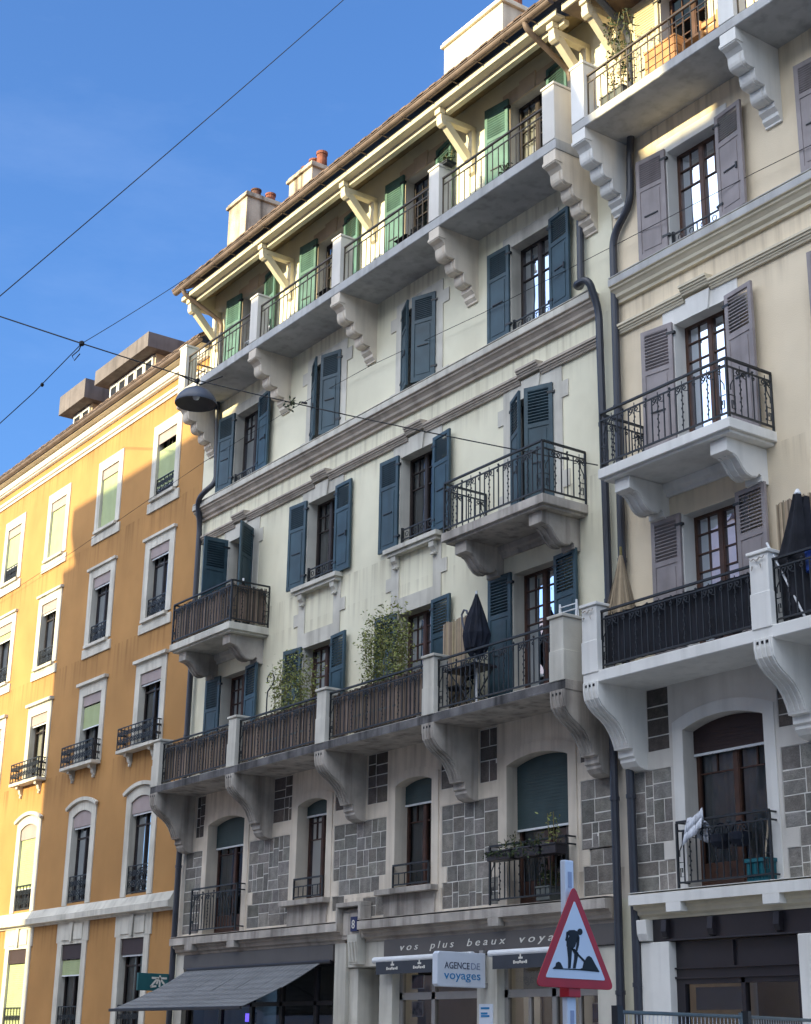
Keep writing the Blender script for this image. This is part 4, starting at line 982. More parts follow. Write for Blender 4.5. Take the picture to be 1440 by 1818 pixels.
a = camray(128, 632, 29.1); b = camray(140, 622, 29.1); mb.tube([nd, b, a, camray(132, 640, 29.1), camray(142, 628, 29.1)], .012, 5)
mb.build('wire_knot', 'cable', w2)
mb = MB(); mb.tube(sag(camray(-90, 602, 24), camray(680, -62, 30), .05, 20), .010, 5)
mb.build('span_wire', 'cable', label='lone thin wire crossing the open blue sky above the roofs', cat='wire')
mb = MB(); mb.tube([(-12.0, -.13, 14.18), (-14.06, -.13, 14.30), (-17.3, -.13, 14.42), (-20.74, -.13, 14.56), (-24.57, -.13, 14.83), (-28, -.13, 14.9), (-31.6, -.13, 14.85), (-33.0, -.13, 14.78), (-39, -.13, 14.45), (-46, -.13, 14.2)], .006, 5)
mb.build('facade_cable', 'cable', label='hair-thin cable strung flat along the three house fronts at fourth-floor height', cat='cable')
lamp = thing('street_lamp', 'grey dome street lamp hanging from the span wire before the houses', 'street lamp', (LM[0], LM[1], LM[2]-.62))
lx, ly, lz = LM[0], LM[1], LM[2]-.50
mb = MB(); pr = [(.40, lz), (.405, lz+.03), (.385, lz+.09), (.33, lz+.18), (.25, lz+.26), (.15, lz+.315), (.06, lz+.335), (.05, lz+.37), (.02, lz+.38)]
mb.lathe(pr+[(.0, lz+.38)], lx, ly, 32, cap=False); sh = mb.build('lamp_shade', 'lamp_metal', lamp, smooth=True)
mb = MB(); mb.lathe([(.385, lz+.01), (.36, lz+.10), (.30, lz+.18), (.2, lz+.25), (.0, lz+.28)], lx, ly, 32, cap=False); mb.build('reflector', 'lamp_inner', lamp, smooth=True)
mb = MB(); mb.lathe([(.06, lz+.24), (.07, lz+.15), (.05, lz+.10), (.0, lz+.08)], lx, ly, 14, cap=False); mb.build('bulb', 'blind_edge', lamp, smooth=True)
mb = MB(); mb.tube([(lx, ly, lz+.37), (lx, ly, LM[2])], .014, 6); mb.box(lx-.05, lx+.05, ly-.03, ly+.03, LM[2]-.05, LM[2]+.02); mb.build('hanger', 'cable', lamp)
# ivy sprig caught on the wire
rnd = random.Random(3); tspr = Vector(A0)+(Vector(LM)-Vector(A0))*.735+Vector((0, 0, -.02)); mb = MB()
def leafq(mb, p, s, rnd, up=.0):
    d = Vector((rnd.uniform(-1, 1), rnd.uniform(-1, 1), rnd.uniform(-1, .6)+up)).normalized(); a = d.cross(Vector((rnd.uniform(-1, 1), rnd.uniform(-1, 1), rnd.uniform(-1, 1)))).normalized()
    v = rnd.uniform(.6, 1.35); mb.cc = (v*rnd.uniform(.9, 1.15), v, v*rnd.uniform(.7, 1.0))
    mb.face([p, p+d*s*.5+a*s*.22, p+d*s, p+d*s*.5-a*s*.22]); mb.cc = None
for k in range(34):
    leafq(mb, tspr+Vector((rnd.gauss(0, .09), rnd.gauss(0, .06), rnd.gauss(-.03, .05))), .09, rnd)
mb.build('ivy_sprig', 'leaf_dark', label='small tangle of leaves caught on the lamp wire', cat='leaves')

# ================================================================ BALCONY THINGS
def reed_strip(mb, x0, x1, z0, z1, y, rnd, axis='x'):
    x = x0
    while x < x1:
        w = rnd.uniform(.014, .03); v = rnd.uniform(.35, 1.25); mb.cc = (v, v*rnd.uniform(.94, 1.02), v*rnd.uniform(.86, 1.02)); t = z1+rnd.uniform(-.03, .02); dy = rnd.uniform(-.006, .006)
        if axis == 'x': mb.box(x, min(x+w, x1), y+dy, y+dy+.012, z0+rnd.uniform(0, .02), t)
        else: mb.box(y+dy, y+dy+.012, x, min(x+w, x1), z0+rnd.uniform(0, .02), t)
        x += w+rnd.uniform(0, .004)
    mb.cc = None
SCR = ['brown reed screen behind the railing at the left end of the long balcony', 'brown reed screen behind the railing in front of the smaller bamboo', 'brown reed screen behind the railing in front of the taller bamboo']
for i in range(3):
    mb = MB(); reed_strip(mb, P2[i]+.18, P2[i+1]-.18, 7.03, 7.85, -.80, random.Random(70+i)); mb.build('reed_screen', 'reed', label=SCR[i], cat='reed screen', group='reed screens on the long balcony')
mb = MB(); rnd = random.Random(77); xc = COLS2[0]+.03; reed_strip(mb, xc-1.28, xc+1.28, 10.14, 10.95, -.90, rnd); reed_strip(mb, -.88, -.05, 10.14, 10.95, xc+1.27, rnd, 'y'); reed_strip(mb, -.88, -.05, 10.14, 10.95, xc-1.28, rnd, 'y')
mb.build('reed_screen', 'reed', label='brown reed screen wrapped inside the small third-floor balcony beside the orange house', cat='reed screen')
def bamboo(x0, x1, ztop, label, seed, y=-.62, dens=900):
    rnd = random.Random(seed); o = thing('bamboo_plant', label, 'plant', ((x0+x1)/2, y, 6.97), 'bamboos on the long balcony')
    mb = MB(); mb.box(x0, x1, y-.16, y+.16, 6.97, 7.35); mb.box(x0-.02, x1+.02, y-.18, y+.18, 7.31, 7.36); mb.build('planter', 'stone_pot', o, bevel=.01)
    st = MB(); lf = MB(); n = int((x1-x0)*22)
    for i in range(n):
        bx = rnd.uniform(x0+.05, x1-.05); by = y+rnd.uniform(-.1, .1); h = (ztop-7.35)*rnd.uniform(.72, 1.08); lx_ = rnd.gauss(0, .11); ly_ = rnd.gauss(-.02, .08)
        pts = [Vector((bx+lx_*t*t, by+ly_*t*t, 7.33+h*t)) for t in (0, .25, .5, .75, 1)]; st.tube(pts, .007, 5, r2=.002)
        for k in range(int(dens/n)):
            t = rnd.random()**.8; q = Vector((bx+lx_*t*t, by+ly_*t*t, 7.33+h*t))
            sp = .05+.06*t
            leafq(lf, q+Vector((rnd.gauss(0, sp), rnd.gauss(0, sp*.7), rnd.gauss(0, .05))), rnd.uniform(.045, .085), rnd, -.1)
    st.build('stem', 'bark', o); lf.build('foliage', 'leaf', o)
bamboo(-26.9, -25.45, 8.95, 'smaller bamboo in a trough covering the second-floor window', 5, dens=2600)
bamboo(-23.75, -22.25, 9.20, 'taller bamboo in a trough covering the second-floor window', 6, dens=3800)
# wrought spiral on the balcony
mb = MB(); X, Y = -26.98, -.78
mb.tube([(X, Y, 7.0), (X, Y, 8.2), (X+.02, Y, 8.35), (X+.10, Y, 8.40), (X+.22, Y, 8.47), (X+.26, Y, 8.60), (X+.18, Y, 8.70), (X+.06, Y, 8.70), (X-.02, Y, 8.62), (X, Y, 8.54), (X+.05, Y, 8.53)], .014, 6)
mb.build('garden_hook', 'iron', label='curled iron plant hook rising above the reed screen', cat='hook')
def closed_parasol(name, x, y, zb, zt, mat, label, r=.17, lean=0., seed=1, pole_from=6.97, polemat='white_metal'):
    rnd = random.Random(seed); o = thing(name, label, 'parasol', (x, y, pole_from)); mb = MB(); n = 22; H = zt-zb; prof = [(0, .09), (.06, .12), (.12, .17), (.35, .20), (.6, .145), (.85, .06), (1, .012)]
    vs = []; fs = []
    for t, rr in prof:
        for k in range(n):
            a = 2*pi*k/n; q = rr/.2*r*(1+.34*(abs(sin(a*4+t*2.5+seed))-.5)+.08*rnd.random()); vs.append((x+q*cos(a)+lean*(t-.3)*.5, y+q*sin(a), zb+H*t+(.03*sin(a*5) if t == 0 else 0)))
    for i in range(len(prof)-1):
        for k in range(n): fs.append((i*n+k, i*n+(k+1) % n, (i+1)*n+(k+1) % n, (i+1)*n+k))
    mb.raw(vs, fs); mb.build('canopy', mat, o)
    mb = MB(); mb.tube([(x-lean*.4, y, pole_from), (x, y, zb+.3), (x+lean*.36, y, zt+.04)], .02, 8); mb.build('pole', polemat, o)
    return o
pr_ = closed_parasol('parasol', -20.36, -.58, 7.85, 8.97, 'navy_cloth', 'closed dark navy parasol standing on the balcony beside the folding table', .21, .0, 2)
mb = MB(); mb.tube([(-20.62, -.62, 8.30), (-20.70, -.62, 8.52), (-20.72, -.62, 8.66), (-20.66, -.62, 8.73), (-20.58, -.62, 8.70), (-20.56, -.62, 8.64)], .018, 6); mb.build('hooked_handle', 'lamp_metal', pr_)
mb = MB(); rnd = random.Random(8); reed_strip(mb, -21.52, -20.86, 7.0, 8.70, -.42, rnd); reed_strip(mb, -.40, -.12, 7.0, 8.66, -21.52, rnd, 'y')
mb.build('reed_mat', 'straw', label='pale rush mat standing upright behind the navy parasol', cat='mat')
t = thing('folding_table', 'small dark folding table behind the open balcony railing', 'table', (-20.55, -.62, 6.97))
mb = MB(); mb.box(-20.98, -20.12, -.80, -.32, 7.66, 7.69); [mb.box(-20.98, -20.12, -.80+.12*i, -.80+.12*i+.1, 7.69, 7.70) for i in range(4)]; mb.build('tabletop', 'dark_panel', t)
for y in (-.76, -.36):
    for a, b in ((-20.9, -20.2), (-20.2, -20.9)): mb = MB(); mb.tube([(a, y, 6.97), (b, y, 7.66)], .013, 6); mb.build('leg', 'iron', t)
def folding_chair(name, x, y, z0, mat, label, group=None, rz=0.):
    t = thing(name, label, 'chair', (x, y, z0), group); w = .2
    mb = MB()
    for i in range(5): mb.box(x-w, x+w, y-.18+.075*i, y-.12+.075*i, z0+.44, z0+.46)
    mb.build('seat', mat, t); mb = MB()
    for i in range(3): mb.box(x-w, x+w, y+.20+.012*i, y+.215+.012*i, z0+.62+.09*i, z0+.68+.09*i)
    mb.build('backrest', mat, t)
    for s in (-1, 1):
        mb = MB(); mb.tube([(x+s*w, y-.2, z0), (x+s*w, y+.16, z0+.46), (x+s*w, y+.25, z0+.88)], .012, 6); mb.build('leg', 'iron', t)
        mb = MB(); mb.tube([(x+s*w*.9, y+.22, z0), (x+s*w*.9, y-.14, z0+.46)], .012, 6); mb.build('leg', 'iron', t)
folding_chair('folding_chair', -20.98, -.52, 6.97, 'iron', 'dark folding chair by the small balcony table')
mb = MB()
for x in (-18.36, -17.96):
    mb.tube([(x, -.52, 6.97), (x, -.44, 8.36)], .016, 6); mb.tube([(x, -.28, 6.97), (x, -.44, 8.36)], .016, 6)
for z in (7.6, 7.9, 8.2): mb.tube([(-18.36, -.47, z), (-17.96, -.47, z)], .012, 6)
mb.tube([(-18.36, -.44, 8.3), (-17.96, -.44, 8.3)], .012, 6)
mb.build('clothes_airer', 'white_metal', label='folded white clothes airer leaning behind the end post of the long balcony', cat='airer')
closed_parasol('parasol', -28.62, -.55, 10.3, 11.12, 'straw', 'small pale closed parasol above the reed-wrapped balcony', .12, 0, 4, 10.09)
# top-floor terrace
for k, (x, lb) in enumerate(((-29.0, 'folding chair on the top terrace nearest the orange house'), (-25.9, 'folding chair on the top terrace, second from the left'), (-23.0, 'folding chair on the top terrace next to the middle post'))):
    folding_chair('terrace_chair', x+.15, -.42, 16.45, 'straw' if k else 'white_metal', lb, 'chairs on the top terrace')
def potplant(name, x, y, z, w, hp, hl, mat, lmat, label, seed, n=200, group=None, cat='plant', trail=0.):
    rnd = random.Random(seed); o = thing(name, label, cat, (x, y, z), group); mb = MB()
    mb.pz([(x-w, y-.11), (x+w, y-.11), (x+w, y+.11), (x-w, y+.11)], z, z+hp); mb.box(x-w-.015, x+w+.015, y-.125, y+.125, z+hp-.03, z+hp); mb.build('pot', mat, o, bevel=.008)
    lf = MB(); st = MB()
    for k in range(max(3, n//30)):
        a = rnd.uniform(-w, w); b = rnd.gauss(0, .05); h = hl*rnd.uniform(.4, 1.1); st.tube([(x+a, y+b, z+hp-.02), (x+a*1.2, y+b*1.3, z+hp+h)], .006, 4)
        for q in range(30):
            u = rnd.random(); leafq(lf, Vector((x+a*(1+.2*u)+rnd.gauss(0, .05), y+b+rnd.gauss(0, .05), z+hp+h*u+rnd.gauss(0, .02))), rnd.uniform(.04, .085), rnd)
    if trail:
        for k in range(n): leafq(lf, Vector((x+rnd.gauss(0, w*.8), y-.13+rnd.gauss(0, .02), z+hp-trail*rnd.random())), rnd.uniform(.04, .08), rnd, -.4)
    st.build('stem', 'bark', o); lf.build('foliage', lmat, o); return o
potplant('potted_plant', -19.2, -.62, 16.45, .24, .22, .28, 'black_cloth', 'leaf_dark', 'black planter with low plants on the top terrace by the end post', 21, 200)
potplant('potted_plant', -21.0, -.78, 17.58, .10, .06, .22, 'iron', 'leaf_dark', 'straggly plant on a top terrace post in front of a sunlit shutter', 22, 200)
# first-floor window with flower boxes
GRPB = 'flower boxes on the first-floor window railing'
potplant('flower_box', -19.95, -.34, 4.46, .30, .16, .26, 'dark_panel', 'leaf_dark', 'dark flower box with a bushy plant at the left of the window railing', 23, 100, GRPB, 'flower box', .1)
potplant('flower_box', -19.25, -.34, 4.46, .30, .16, .18, 'dark_panel', 'leaf_dark', 'dark flower box with sparse trailing plants at the middle of the window railing', 24, 60, GRPB, 'flower box', .15)
potplant('flower_box', -18.72, -.34, 4.46, .17, .16, .44, 'dark_panel', 'leaf', 'short dark flower box with a tall leggy plant at the right of the window railing', 25, 110, GRPB, 'flower box')
potplant('potted_plant', -19.15, -.10, 3.80, .16, .22, .35, 'stone_pot', 'leaf_dark', 'green plant in a grey pot behind the first-floor window railing', 26, 320)
# ---- cream house balconies
o = potplant('potted_plant', -16.55, -.58, 16.47, .28, .40, .1, 'stone_pot', 'leaf_dark', 'grey square planter with a climbing vine on the top terrace of the cream house', 31, 60)
rnd = random.Random(32); lf = MB(); st = MB()
for k in range(5):
    x = -16.62+.11*k; pts = [Vector((x+rnd.gauss(0, .04), -.62+rnd.gauss(0, .04), 16.85+.3*j)) for j in range(6)]; st.tube(pts, .006, 4)
    for q in range(85):
        u = rnd.random()*4.99; i = int(u); p = pts[i]+(pts[i+1]-pts[i])*(u-i); leafq(lf, p+Vector((rnd.gauss(0, .06), rnd.gauss(0, .05), 0)), rnd.uniform(.05, .09), rnd)
st.build('vine_stem', 'bark', o); lf.build('vine_leaves', 'leaf_dark', o)
t = thing('wooden_crate', 'orange wooden crate on the sunlit terrace of the cream house', 'crate', (-15.35, -.5, 16.47))
mb = MB()
for i in range(4): mb.box(-15.70, -15.02, -.72, -.70, 16.50+.15*i, 16.63+.15*i); mb.box(-15.02, -15.0, -.70, -.32, 16.50+.15*i, 16.63+.15*i); mb.box(-15.72, -15.70, -.70, -.32, 16.50+.15*i, 16.63+.15*i)
mb.build('slatted_side', 'orange_wood', t); mb = MB(); mb.box(-15.72, -15.0, -.73, -.30, 17.09, 17.12); mb.build('lid', 'orange_wood', t)
t = thing('wooden_chair', 'orange wooden chair beside the crate on the terrace of the cream house', 'chair', (-14.75, -.45, 16.47))
mb = MB(); mb.box(-14.95, -14.52, -.62, -.2, 16.90, 16.94); mb.build('seat', 'orange_wood', t)
mb = MB(); [mb.box(-14.95, -14.52, -.20, -.17, 17.05+.16*i, 17.14+.16*i) for i in range(3)]; mb.build('backrest', 'orange_wood', t)
for x in (-14.93, -14.54):
    mb = MB(); mb.box(x-.02, x+.02, -.62, -.58, 16.47, 16.90); mb.build('leg', 'orange_wood', t); mb = MB(); mb.box(x-.02, x+.02, -.22, -.17, 16.47, 17.52); mb.build('leg', 'orange_wood', t)
# dark privacy cloth behind the white-post railing
def cloth_screen(x0, x1, z0, z1, y, seed):
    rnd = random.Random(seed); mb = MB(); n = int((x1-x0)/.03); pts = [(x0+(x1-x0)*i/n, y+.012*sin(i*.9+seed)+.006*rnd.random()) for i in range(n+1)]
    for (a, b), (c, d) in zip(pts[:-1], pts[1:]): mb.raw([(a, b, z0), (c, d, z0), (c, d, z1), (a, b, z1), (a, b+.006, z0), (c, d+.006, z0), (c, d+.006, z1), (a, b+.006, z1)], [(0, 1, 2, 3), (4, 7, 6, 5), (3, 2, 6, 7), (0, 4, 5, 1)])
    return mb
cloth_screen(-16.92, -13.88, 7.02, 7.80, -.815, 3).build('privacy_screen', 'black_cloth', label='black cloth screen tied inside the railing between two white carved posts', cat='screen')
# straw parasol and black parasol
rnd = random.Random(12); o = thing('straw_parasol', 'folded frayed straw parasol poking over the black balcony screen', 'parasol', (-16.80, -.55, 6.95)); mb = MB()
for k in range(420):
    a = rnd.uniform(0, 2*pi); v = rnd.uniform(.55, 1.2); mb.cc = (v, v*.97, v*.9); r1 = rnd.uniform(.18, .30); zt = 8.78-rnd.random()*.08
    p0 = Vector((-16.80+.03*cos(a), -.55+.03*sin(a), zt)); p1 = Vector((-16.82+r1*cos(a), -.55+r1*.8*sin(a), 7.75+rnd.uniform(-.08, .12))); d = Vector((-sin(a), cos(a), 0))*.008
    mb.face([p0-d*.6, p0+d*.6, p1+d, p1-d])
mb.cc = None; mb.build('canopy', 'straw', o); mb = MB(); mb.tube([(-16.80, -.55, 6.95), (-16.80, -.55, 8.92)], .022, 8); mb.build('pole', 'bark', o)
o = thing('parasol', 'drooping black parasol with a slanting metal pole at the right edge', 'parasol', (-13.15, -.6, 6.95)); mb = MB(); rnd = random.Random(15)
rows = []
for i in range(9):
    t = i/8; z = 8.70-1.65*t; row = []
    for k in range(13):
        s = k/12; x = -13.18+(-.46*min(1, t*2.0)*(1-.25*max(0, t-.5)*2))*(1-s)+.10*s; y = -.72-.10*sin(s*pi)-.03*sin(s*9+t*3)
        row.append((x, y, z-(.35*(1-s)*t if t < .5 else .18*(1-s))))
    rows.append(row)
for i in range(8):
    for k in range(12): mb.face([rows[i][k], rows[i][k+1], rows[i+1][k+1], rows[i+1][k]])
    for k in range(12): mb.face([(p[0], p[1]+.16, p[2]) for p in (rows[i][k], rows[i+1][k], rows[i+1][k+1], rows[i][k+1])])
mb.build('canopy', 'black_cloth', o, smooth=True)
mb = MB(); mb.tube([(-13.62, -.86, 8.12), (-13.10, -.80, 6.98)], .016, 8); mb.lathe([(.03, 8.68), (.05, 8.74), (.02, 8.8)], -13.17, -.70, 8); mb.build('pole', 'white_metal', o)
mb = MB(); reed_strip(mb, -14.0, -13.0, 7.2, 8.92, -.20, random.Random(19)); mb.build('reed_screen', 'straw', label='pale reed screen against the wall behind the black parasol', cat='reed screen')
mb = MB(); mb.pz([(-12.98+.11*cos(a), -.70+.11*sin(a)) for a in [2*pi*k/12 for k in range(12)]], 7.6, 7.9); mb.build('blue_bucket', 'screen_blue', label='small blue bucket behind the black parasol at the right edge', cat='bucket')
# towel, planter box and broom on the arched window of the cream house
rnd = random.Random(4); mb = MB(); pts = []
prof = [(-.30, 4.34), (-.285, 4.48), (-.27, 4.62), (-.25, 4.735), (-.21, 4.74), (-.17, 4.70), (-.16, 4.55), (-.15, 4.45)]
for j in range(9):
    x = -15.93+.042*j; pts.append([(x+.02*(k-3)*(1 if j < 4 else .4), y+.012*sin(j*1.7+k), z+(-.012*j if k > 2 else .028*j)+.01*sin(j*2)) for k, (y, z) in enumerate(prof)])
for a, b in zip(pts[:-1], pts[1:]):
    for k in range(len(prof)-1): mb.face([a[k], b[k], b[k+1], a[k+1]])
o = mb.build('towel', 'towel', smooth=True, label='white towel thrown over the corner of the window railing', cat='towel'); s = o.modifiers.new('thick', 'SOLIDIFY'); s.thickness = .012
o = thing('planter_box', 'teal plastic box behind the railing of the arched window', 'planter', (-14.72, -.10, 3.77))
mb = MB(); mb.pz([(-14.90, -.20), (-14.54, -.20), (-14.54, .02), (-14.90, .02)], 3.77, 4.06); mb.box(-14.92, -14.52, -.22, .04, 4.03, 4.08)
for i in range(6): mb.box(-14.88+.06*i, -14.85+.06*i, -.206, -.20, 3.80, 4.02)
mb.build('box_body', 'teal_plastic', o)
o = thing('broom', 'broom standing in the teal box', 'broom', (-14.6, -.09, 3.9)); mb = MB(); mb.tube([(-14.68, -.09, 4.0), (-14.56, -.09, 4.62)], .012, 6); mb.build('handle', 'pink_stone', o)
mb = MB(); mb.box(-14.76, -14.60, -.12, -.06, 3.92, 4.05); mb.build('brush', 'terracotta', o)
for k, (x, lb) in enumerate(((-15.42, 'dark wicker basket hung on the window railing, nearer the towel'), (-15.06, 'dark wicker basket hung on the window railing, nearer the broom'))):
    o = thing('hanging_basket', lb, 'basket', (x, -.14, 4.3), 'baskets on the window railing'); mb = MB(); mb.lathe([(.10, 4.28), (.15, 4.36), (.16, 4.46), (.12, 4.47), (.11, 4.38)], x, -.12, 12); mb.build('bowl', 'navy_cloth', o)
    mb = MB(); mb.tube([(x+.14*cos(a), -.12, 4.46+.16*sin(a)) for a in [pi*k/8 for k in range(9)]], .012, 5); mb.build('handle', 'navy_cloth', o)
# ================================================================ SHOP THINGS
def text(body, size, mat, name='lettering', parent=None, mtx=None, shear=0., ext=.003, spacing=1., wspace=1., align='LEFT', width=None):
    cu = bpy.data.curves.new('lettering', 'FONT'); cu.body = body; cu.size = size; cu.extrude = ext; cu.shear = shear; cu.space_character = spacing; cu.space_word = wspace; cu.align_x = align; cu.resolution_u = 3
    ob = bpy.data.objects.new('tmp', cu); COL.objects.link(ob); bpy.context.view_layer.update()
    me = bpy.data.meshes.new_from_object(ob.evaluated_get(bpy.context.evaluated_depsgraph_get())); bpy.data.objects.remove(ob); bpy.data.curves.remove(cu)
    if width:
        xs = [v.co.x for v in me.vertices]; k = width/(max(xs)-min(xs)); x0 = min(xs)
        for v in me.vertices: v.co.x = (v.co.x-x0)*k
    me.name = name; me.materials.clear(); me.materials.append(M[mat]); 
    loc = mtx.to_translation(); rot = mtx.to_3x3().to_4x4()
    me.transform(rot)
    return place(name, me, loc, 0, parent)
FRONT = Matrix(((1, 0, 0, 0), (0, 0, -1, 0), (0, 1, 0, 0), (0, 0, 0, 1)))      # text facing the street (-y)
RIGHT = Matrix(((0, 0, 1, 0), (1, 0, 0, 0), (0, 1, 0, 0), (0, 0, 0, 1)))       # text facing +x
for wd, x0, x1 in (('vos', -23.13, -22.60), ('plus', -22.26, -21.58), ('beaux', -21.22, -20.20), ('voyages', -19.85, -18.35)):
    text(wd, .17, 'text_cream', 'lettering', g, Matrix.Translation((x0, -.104, 3.195)) @ FRONT, .25, width=x1-x0, spacing=1.5)
text('8', .22, 'text_cream', 'number', g, Matrix.Translation((-24.56, -.193, 3.63)) @ FRONT)
# small pale marks on the two valances
for x0 in (-23.35, -22.55, -19.85, -18.95):
    mb = MB(); z = 2.87
    for k in range(7):
        mb.box(x0+.05*k, x0+.05*k+.035, -.239, -.2355, z+.005*(k % 2), z+.035 if k % 3 else z+.05)
    mb.px([(-.239, z+.09), (-.2355, z+.09), (-.2355, z+.15), (-.239, z+.15)], x0+.16, x0+.19); mb.px([(-.239, z+.07), (-.2355, z+.07), (-.2355, z+.10), (-.239, z+.10)], x0+.13, x0+.23)
    mb.build('valance_mark', 'text_cream', g)
# projecting lightbox sign
s = thing('hanging_sign', 'white projecting lightbox sign reading AGENCE DE voyages', 'sign', (-20.75, -.55, 2.5)); X = -20.70
yz = [(-.12, 2.52), (-1.05, 2.52), (-1.09, 2.56), (-1.09, 3.02), (-1.05, 3.06), (-.12, 3.06)]
mb = MB(); mb.px(yz, X-.14, X); mb.build('lightbox', 'sign_white', s, bevel=.012)
mb = MB(); mb.box(X-.12, X-.02, -.16, -.04, 3.06, 3.11); mb.box(X-.12, X-.02, -.12, -.05, 2.52, 2.60); mb.build('bracket', 'aluminium', s)
text('AGENCE', .145, 'text_navy', 'lettering', s, Matrix.Translation((X+.003, -.95, 2.80)) @ RIGHT, width=.50); text('DE', .145, 'text_grey', 'lettering', s, Matrix.Translation((X+.003, -.42, 2.80)) @ RIGHT, width=.18)
text('voyages', .19, 'text_blue', 'lettering', s, Matrix.Translation((X+.003, -.96, 2.64)) @ RIGHT, width=.73)
# small poster on the pilaster
s = thing('wall_poster', 'white notice with blue print on the pilaster under the lightbox sign', 'notice', (-20.75, -.07, 1.8))
mb = MB(); mb.box(-20.93, -20.58, -.075, -.06, 1.75, 2.28); mb.build('sheet', 'sign_white', s)
mb = MB()
for k, z in enumerate((2.20, 2.12, 2.08, 1.92, 1.86)): mb.box(-20.88, -20.66-(.05 if k % 2 else 0), -.079, -.0755, z, z+.03)
mb.build('print', 'text_blue', s)
# pale display boards and a counter inside the agency, seen through the glass
s = thing('display_counter', 'pale counter with boards inside the travel agency', 'counter', (-20.8, 1.6, 0))
mb = MB(); mb.box(-23.2, -18.4, 1.5, 1.9, 0, 1.05); mb.box(-23.25, -18.35, 1.45, 1.95, 1.05, 1.10); mb.build('counter_top', 'aluminium', s)
mb = MB()
for x in (-23.1, -21.7, -20.3, -19.2): mb.box(x, x+.75, 2.40, 2.44, 1.5, 2.55)
mb.build('board', 'blind_edge', s)
# ceiling lamps in the two shops; the agency pair is added to brighten it
lm_ = bpy.data.materials.new('lamp_glow'); lm_.use_nodes = True; M['lamp_glow'] = lm_; lb_ = lm_.node_tree.nodes['Principled BSDF']; lb_.inputs['Emission Color'].default_value = (1, .86, .68, 1); lb_.inputs['Emission Strength'].default_value = 8.0
for x, z, y, lb in ((-22.3, 3.32, 1.3, 'added ceiling lamp brightening the travel agency, left window'), (-19.4, 3.32, 1.3, 'added ceiling lamp brightening the travel agency, right window'), (-15.3, 3.32, 1.5, 'ceiling lamp inside the dark-fronted shop of the cream house')):
    s = thing('ceiling_lamp', lb, 'lamp', (x, y, z), 'ceiling lamps in the shops'); mb = MB(); mb.box(x-.5, x+.5, y-.12, y+.12, z, z+.07); mb.build('housing', 'white_metal', s); mb = MB(); mb.box(x-.46, x+.46, y-.09, y+.09, z-.01, z); mb.build('diffuser', 'lamp_glow', s)
# window posters
for k, (x, z, w_, h_, mt, lb) in enumerate(((-18.36, 1.98, .30, .30, 'screen_blue', 'dark blue travel poster in the agency window beside the road sign, upper one'), (-18.36, 1.62, .30, .30, 'text_blue', 'light blue travel poster in the agency window beside the road sign, lower one'), (-23.0, 2.1, .32, .26, 'photo_paper', 'travel photograph in the agency window nearest the entrance'), (-23.0, 2.56, .36, .24, 'terracotta', 'reddish travel picture above the transom of the agency window'))):
    s = thing('window_poster', lb, 'poster', (x, .2, z), 'posters in the agency window'); mb = MB(); mb.box(x-w_/2, x+w_/2, .19, .20, z, z+h_); mb.build('sheet', 'blind_edge', s)
    mb = MB(); mb.box(x-w_/2+.02, x+w_/2-.02, .186, .19, z+.02, z+h_-.02); mb.build('picture', mt, s)
# restaurant awning with folding arms
a = thing('awning', 'dark grey fabric awning extended over the shop below the stone ledge', 'awning', (-28.5, -.9, 2.3)); ax0, ax1 = -31.02, -25.72
mb = MB(); n = 30; rows = []
for i in range(9):
    t = i/8; y = -.10-1.66*t; z = 3.07-.83*t-.05*sin(pi*t)
    rows.append([(ax0+(ax1-ax0)*k/n, y, z-.018*abs(sin(pi*k/n*5))*sin(pi*t)) for k in range(n+1)])
for i in range(8):
    for k in range(n): mb.face([rows[i][k], rows[i][k+1], rows[i+1][k+1], rows[i+1][k]])
o = mb.build('fabric', 'awning_fabric', a, smooth=True); sd = o.modifiers.new('thick', 'SOLIDIFY'); sd.thickness = .012
mb = MB()
for k in range(1, 6):
    x = ax0+(ax1-ax0)*k/6; mb.tube([(x, rows[i][0][1], rows[i][0][2]+.006-.015) for i in range(9)], .008, 4)
mb.build('seam', 'awning_fabric', a)
mb = MB(); mb.box(ax0-.12, ax1+.02, -1.80, -1.75, 2.20, 2.26); mb.build('front_bar', 'dark_panel', a, bevel=.006)
mb = MB(); mb.tube([(ax0, -.09, 3.085), (ax1+.35, -.09, 3.085)], .035, 10); mb.build('roller', 'dark_panel', a)
for xa, d in ((-30.6, 1), (-28.75, -1), (-28.25, 1), (-26.1, -1), (-25.9, -1)):
    mb = MB(); mb.tube([(xa, -.12, 2.98), (xa+d*.95, -.95, 2.36), (xa+d*.35, -1.76, 2.23)], .022, 6); mb.tube([(xa+d*.95, -.95, 2.40), (xa+d*.95, -.95, 2.30)], .04, 6); mb.build('folding_arm', 'dark_panel', a)
s = thing('hanging_sign', 'teal projecting sign with a white stroke symbol above the awning', 'sign', (-31.72, -.45, 2.7)); X = -31.70
mb = MB(); mb.box(X-.07, X, -.90, -.06, 2.66, 3.02); mb.build('panel', 'sign_teal', s, bevel=.006)
mb = MB()
def stroke(a, b, w=.020):
    (y0, z0), (y1, z1) = a, b; L = math.hypot(y1-y0, z1-z0); ny, nz = -(z1-z0)/L*w, (y1-y0)/L*w
    mb.px([(y0+ny, z0+nz), (y0-ny, z0-nz), (y1-ny, z1-nz), (y1+ny, z1+nz)], X, X+.006)
for q in (((-.58, 2.925), (-.22, 2.925)), ((-.385, 2.98), (-.385, 2.74)), ((-.385, 2.915), (-.24, 2.77)), ((-.44, 2.92), (-.60, 2.74)), ((-.60, 2.74), (-.46, 2.76)), ((-.42, 2.90), (-.46, 2.80))): stroke(*q)
mb.build('symbol', 'text_cream', s)
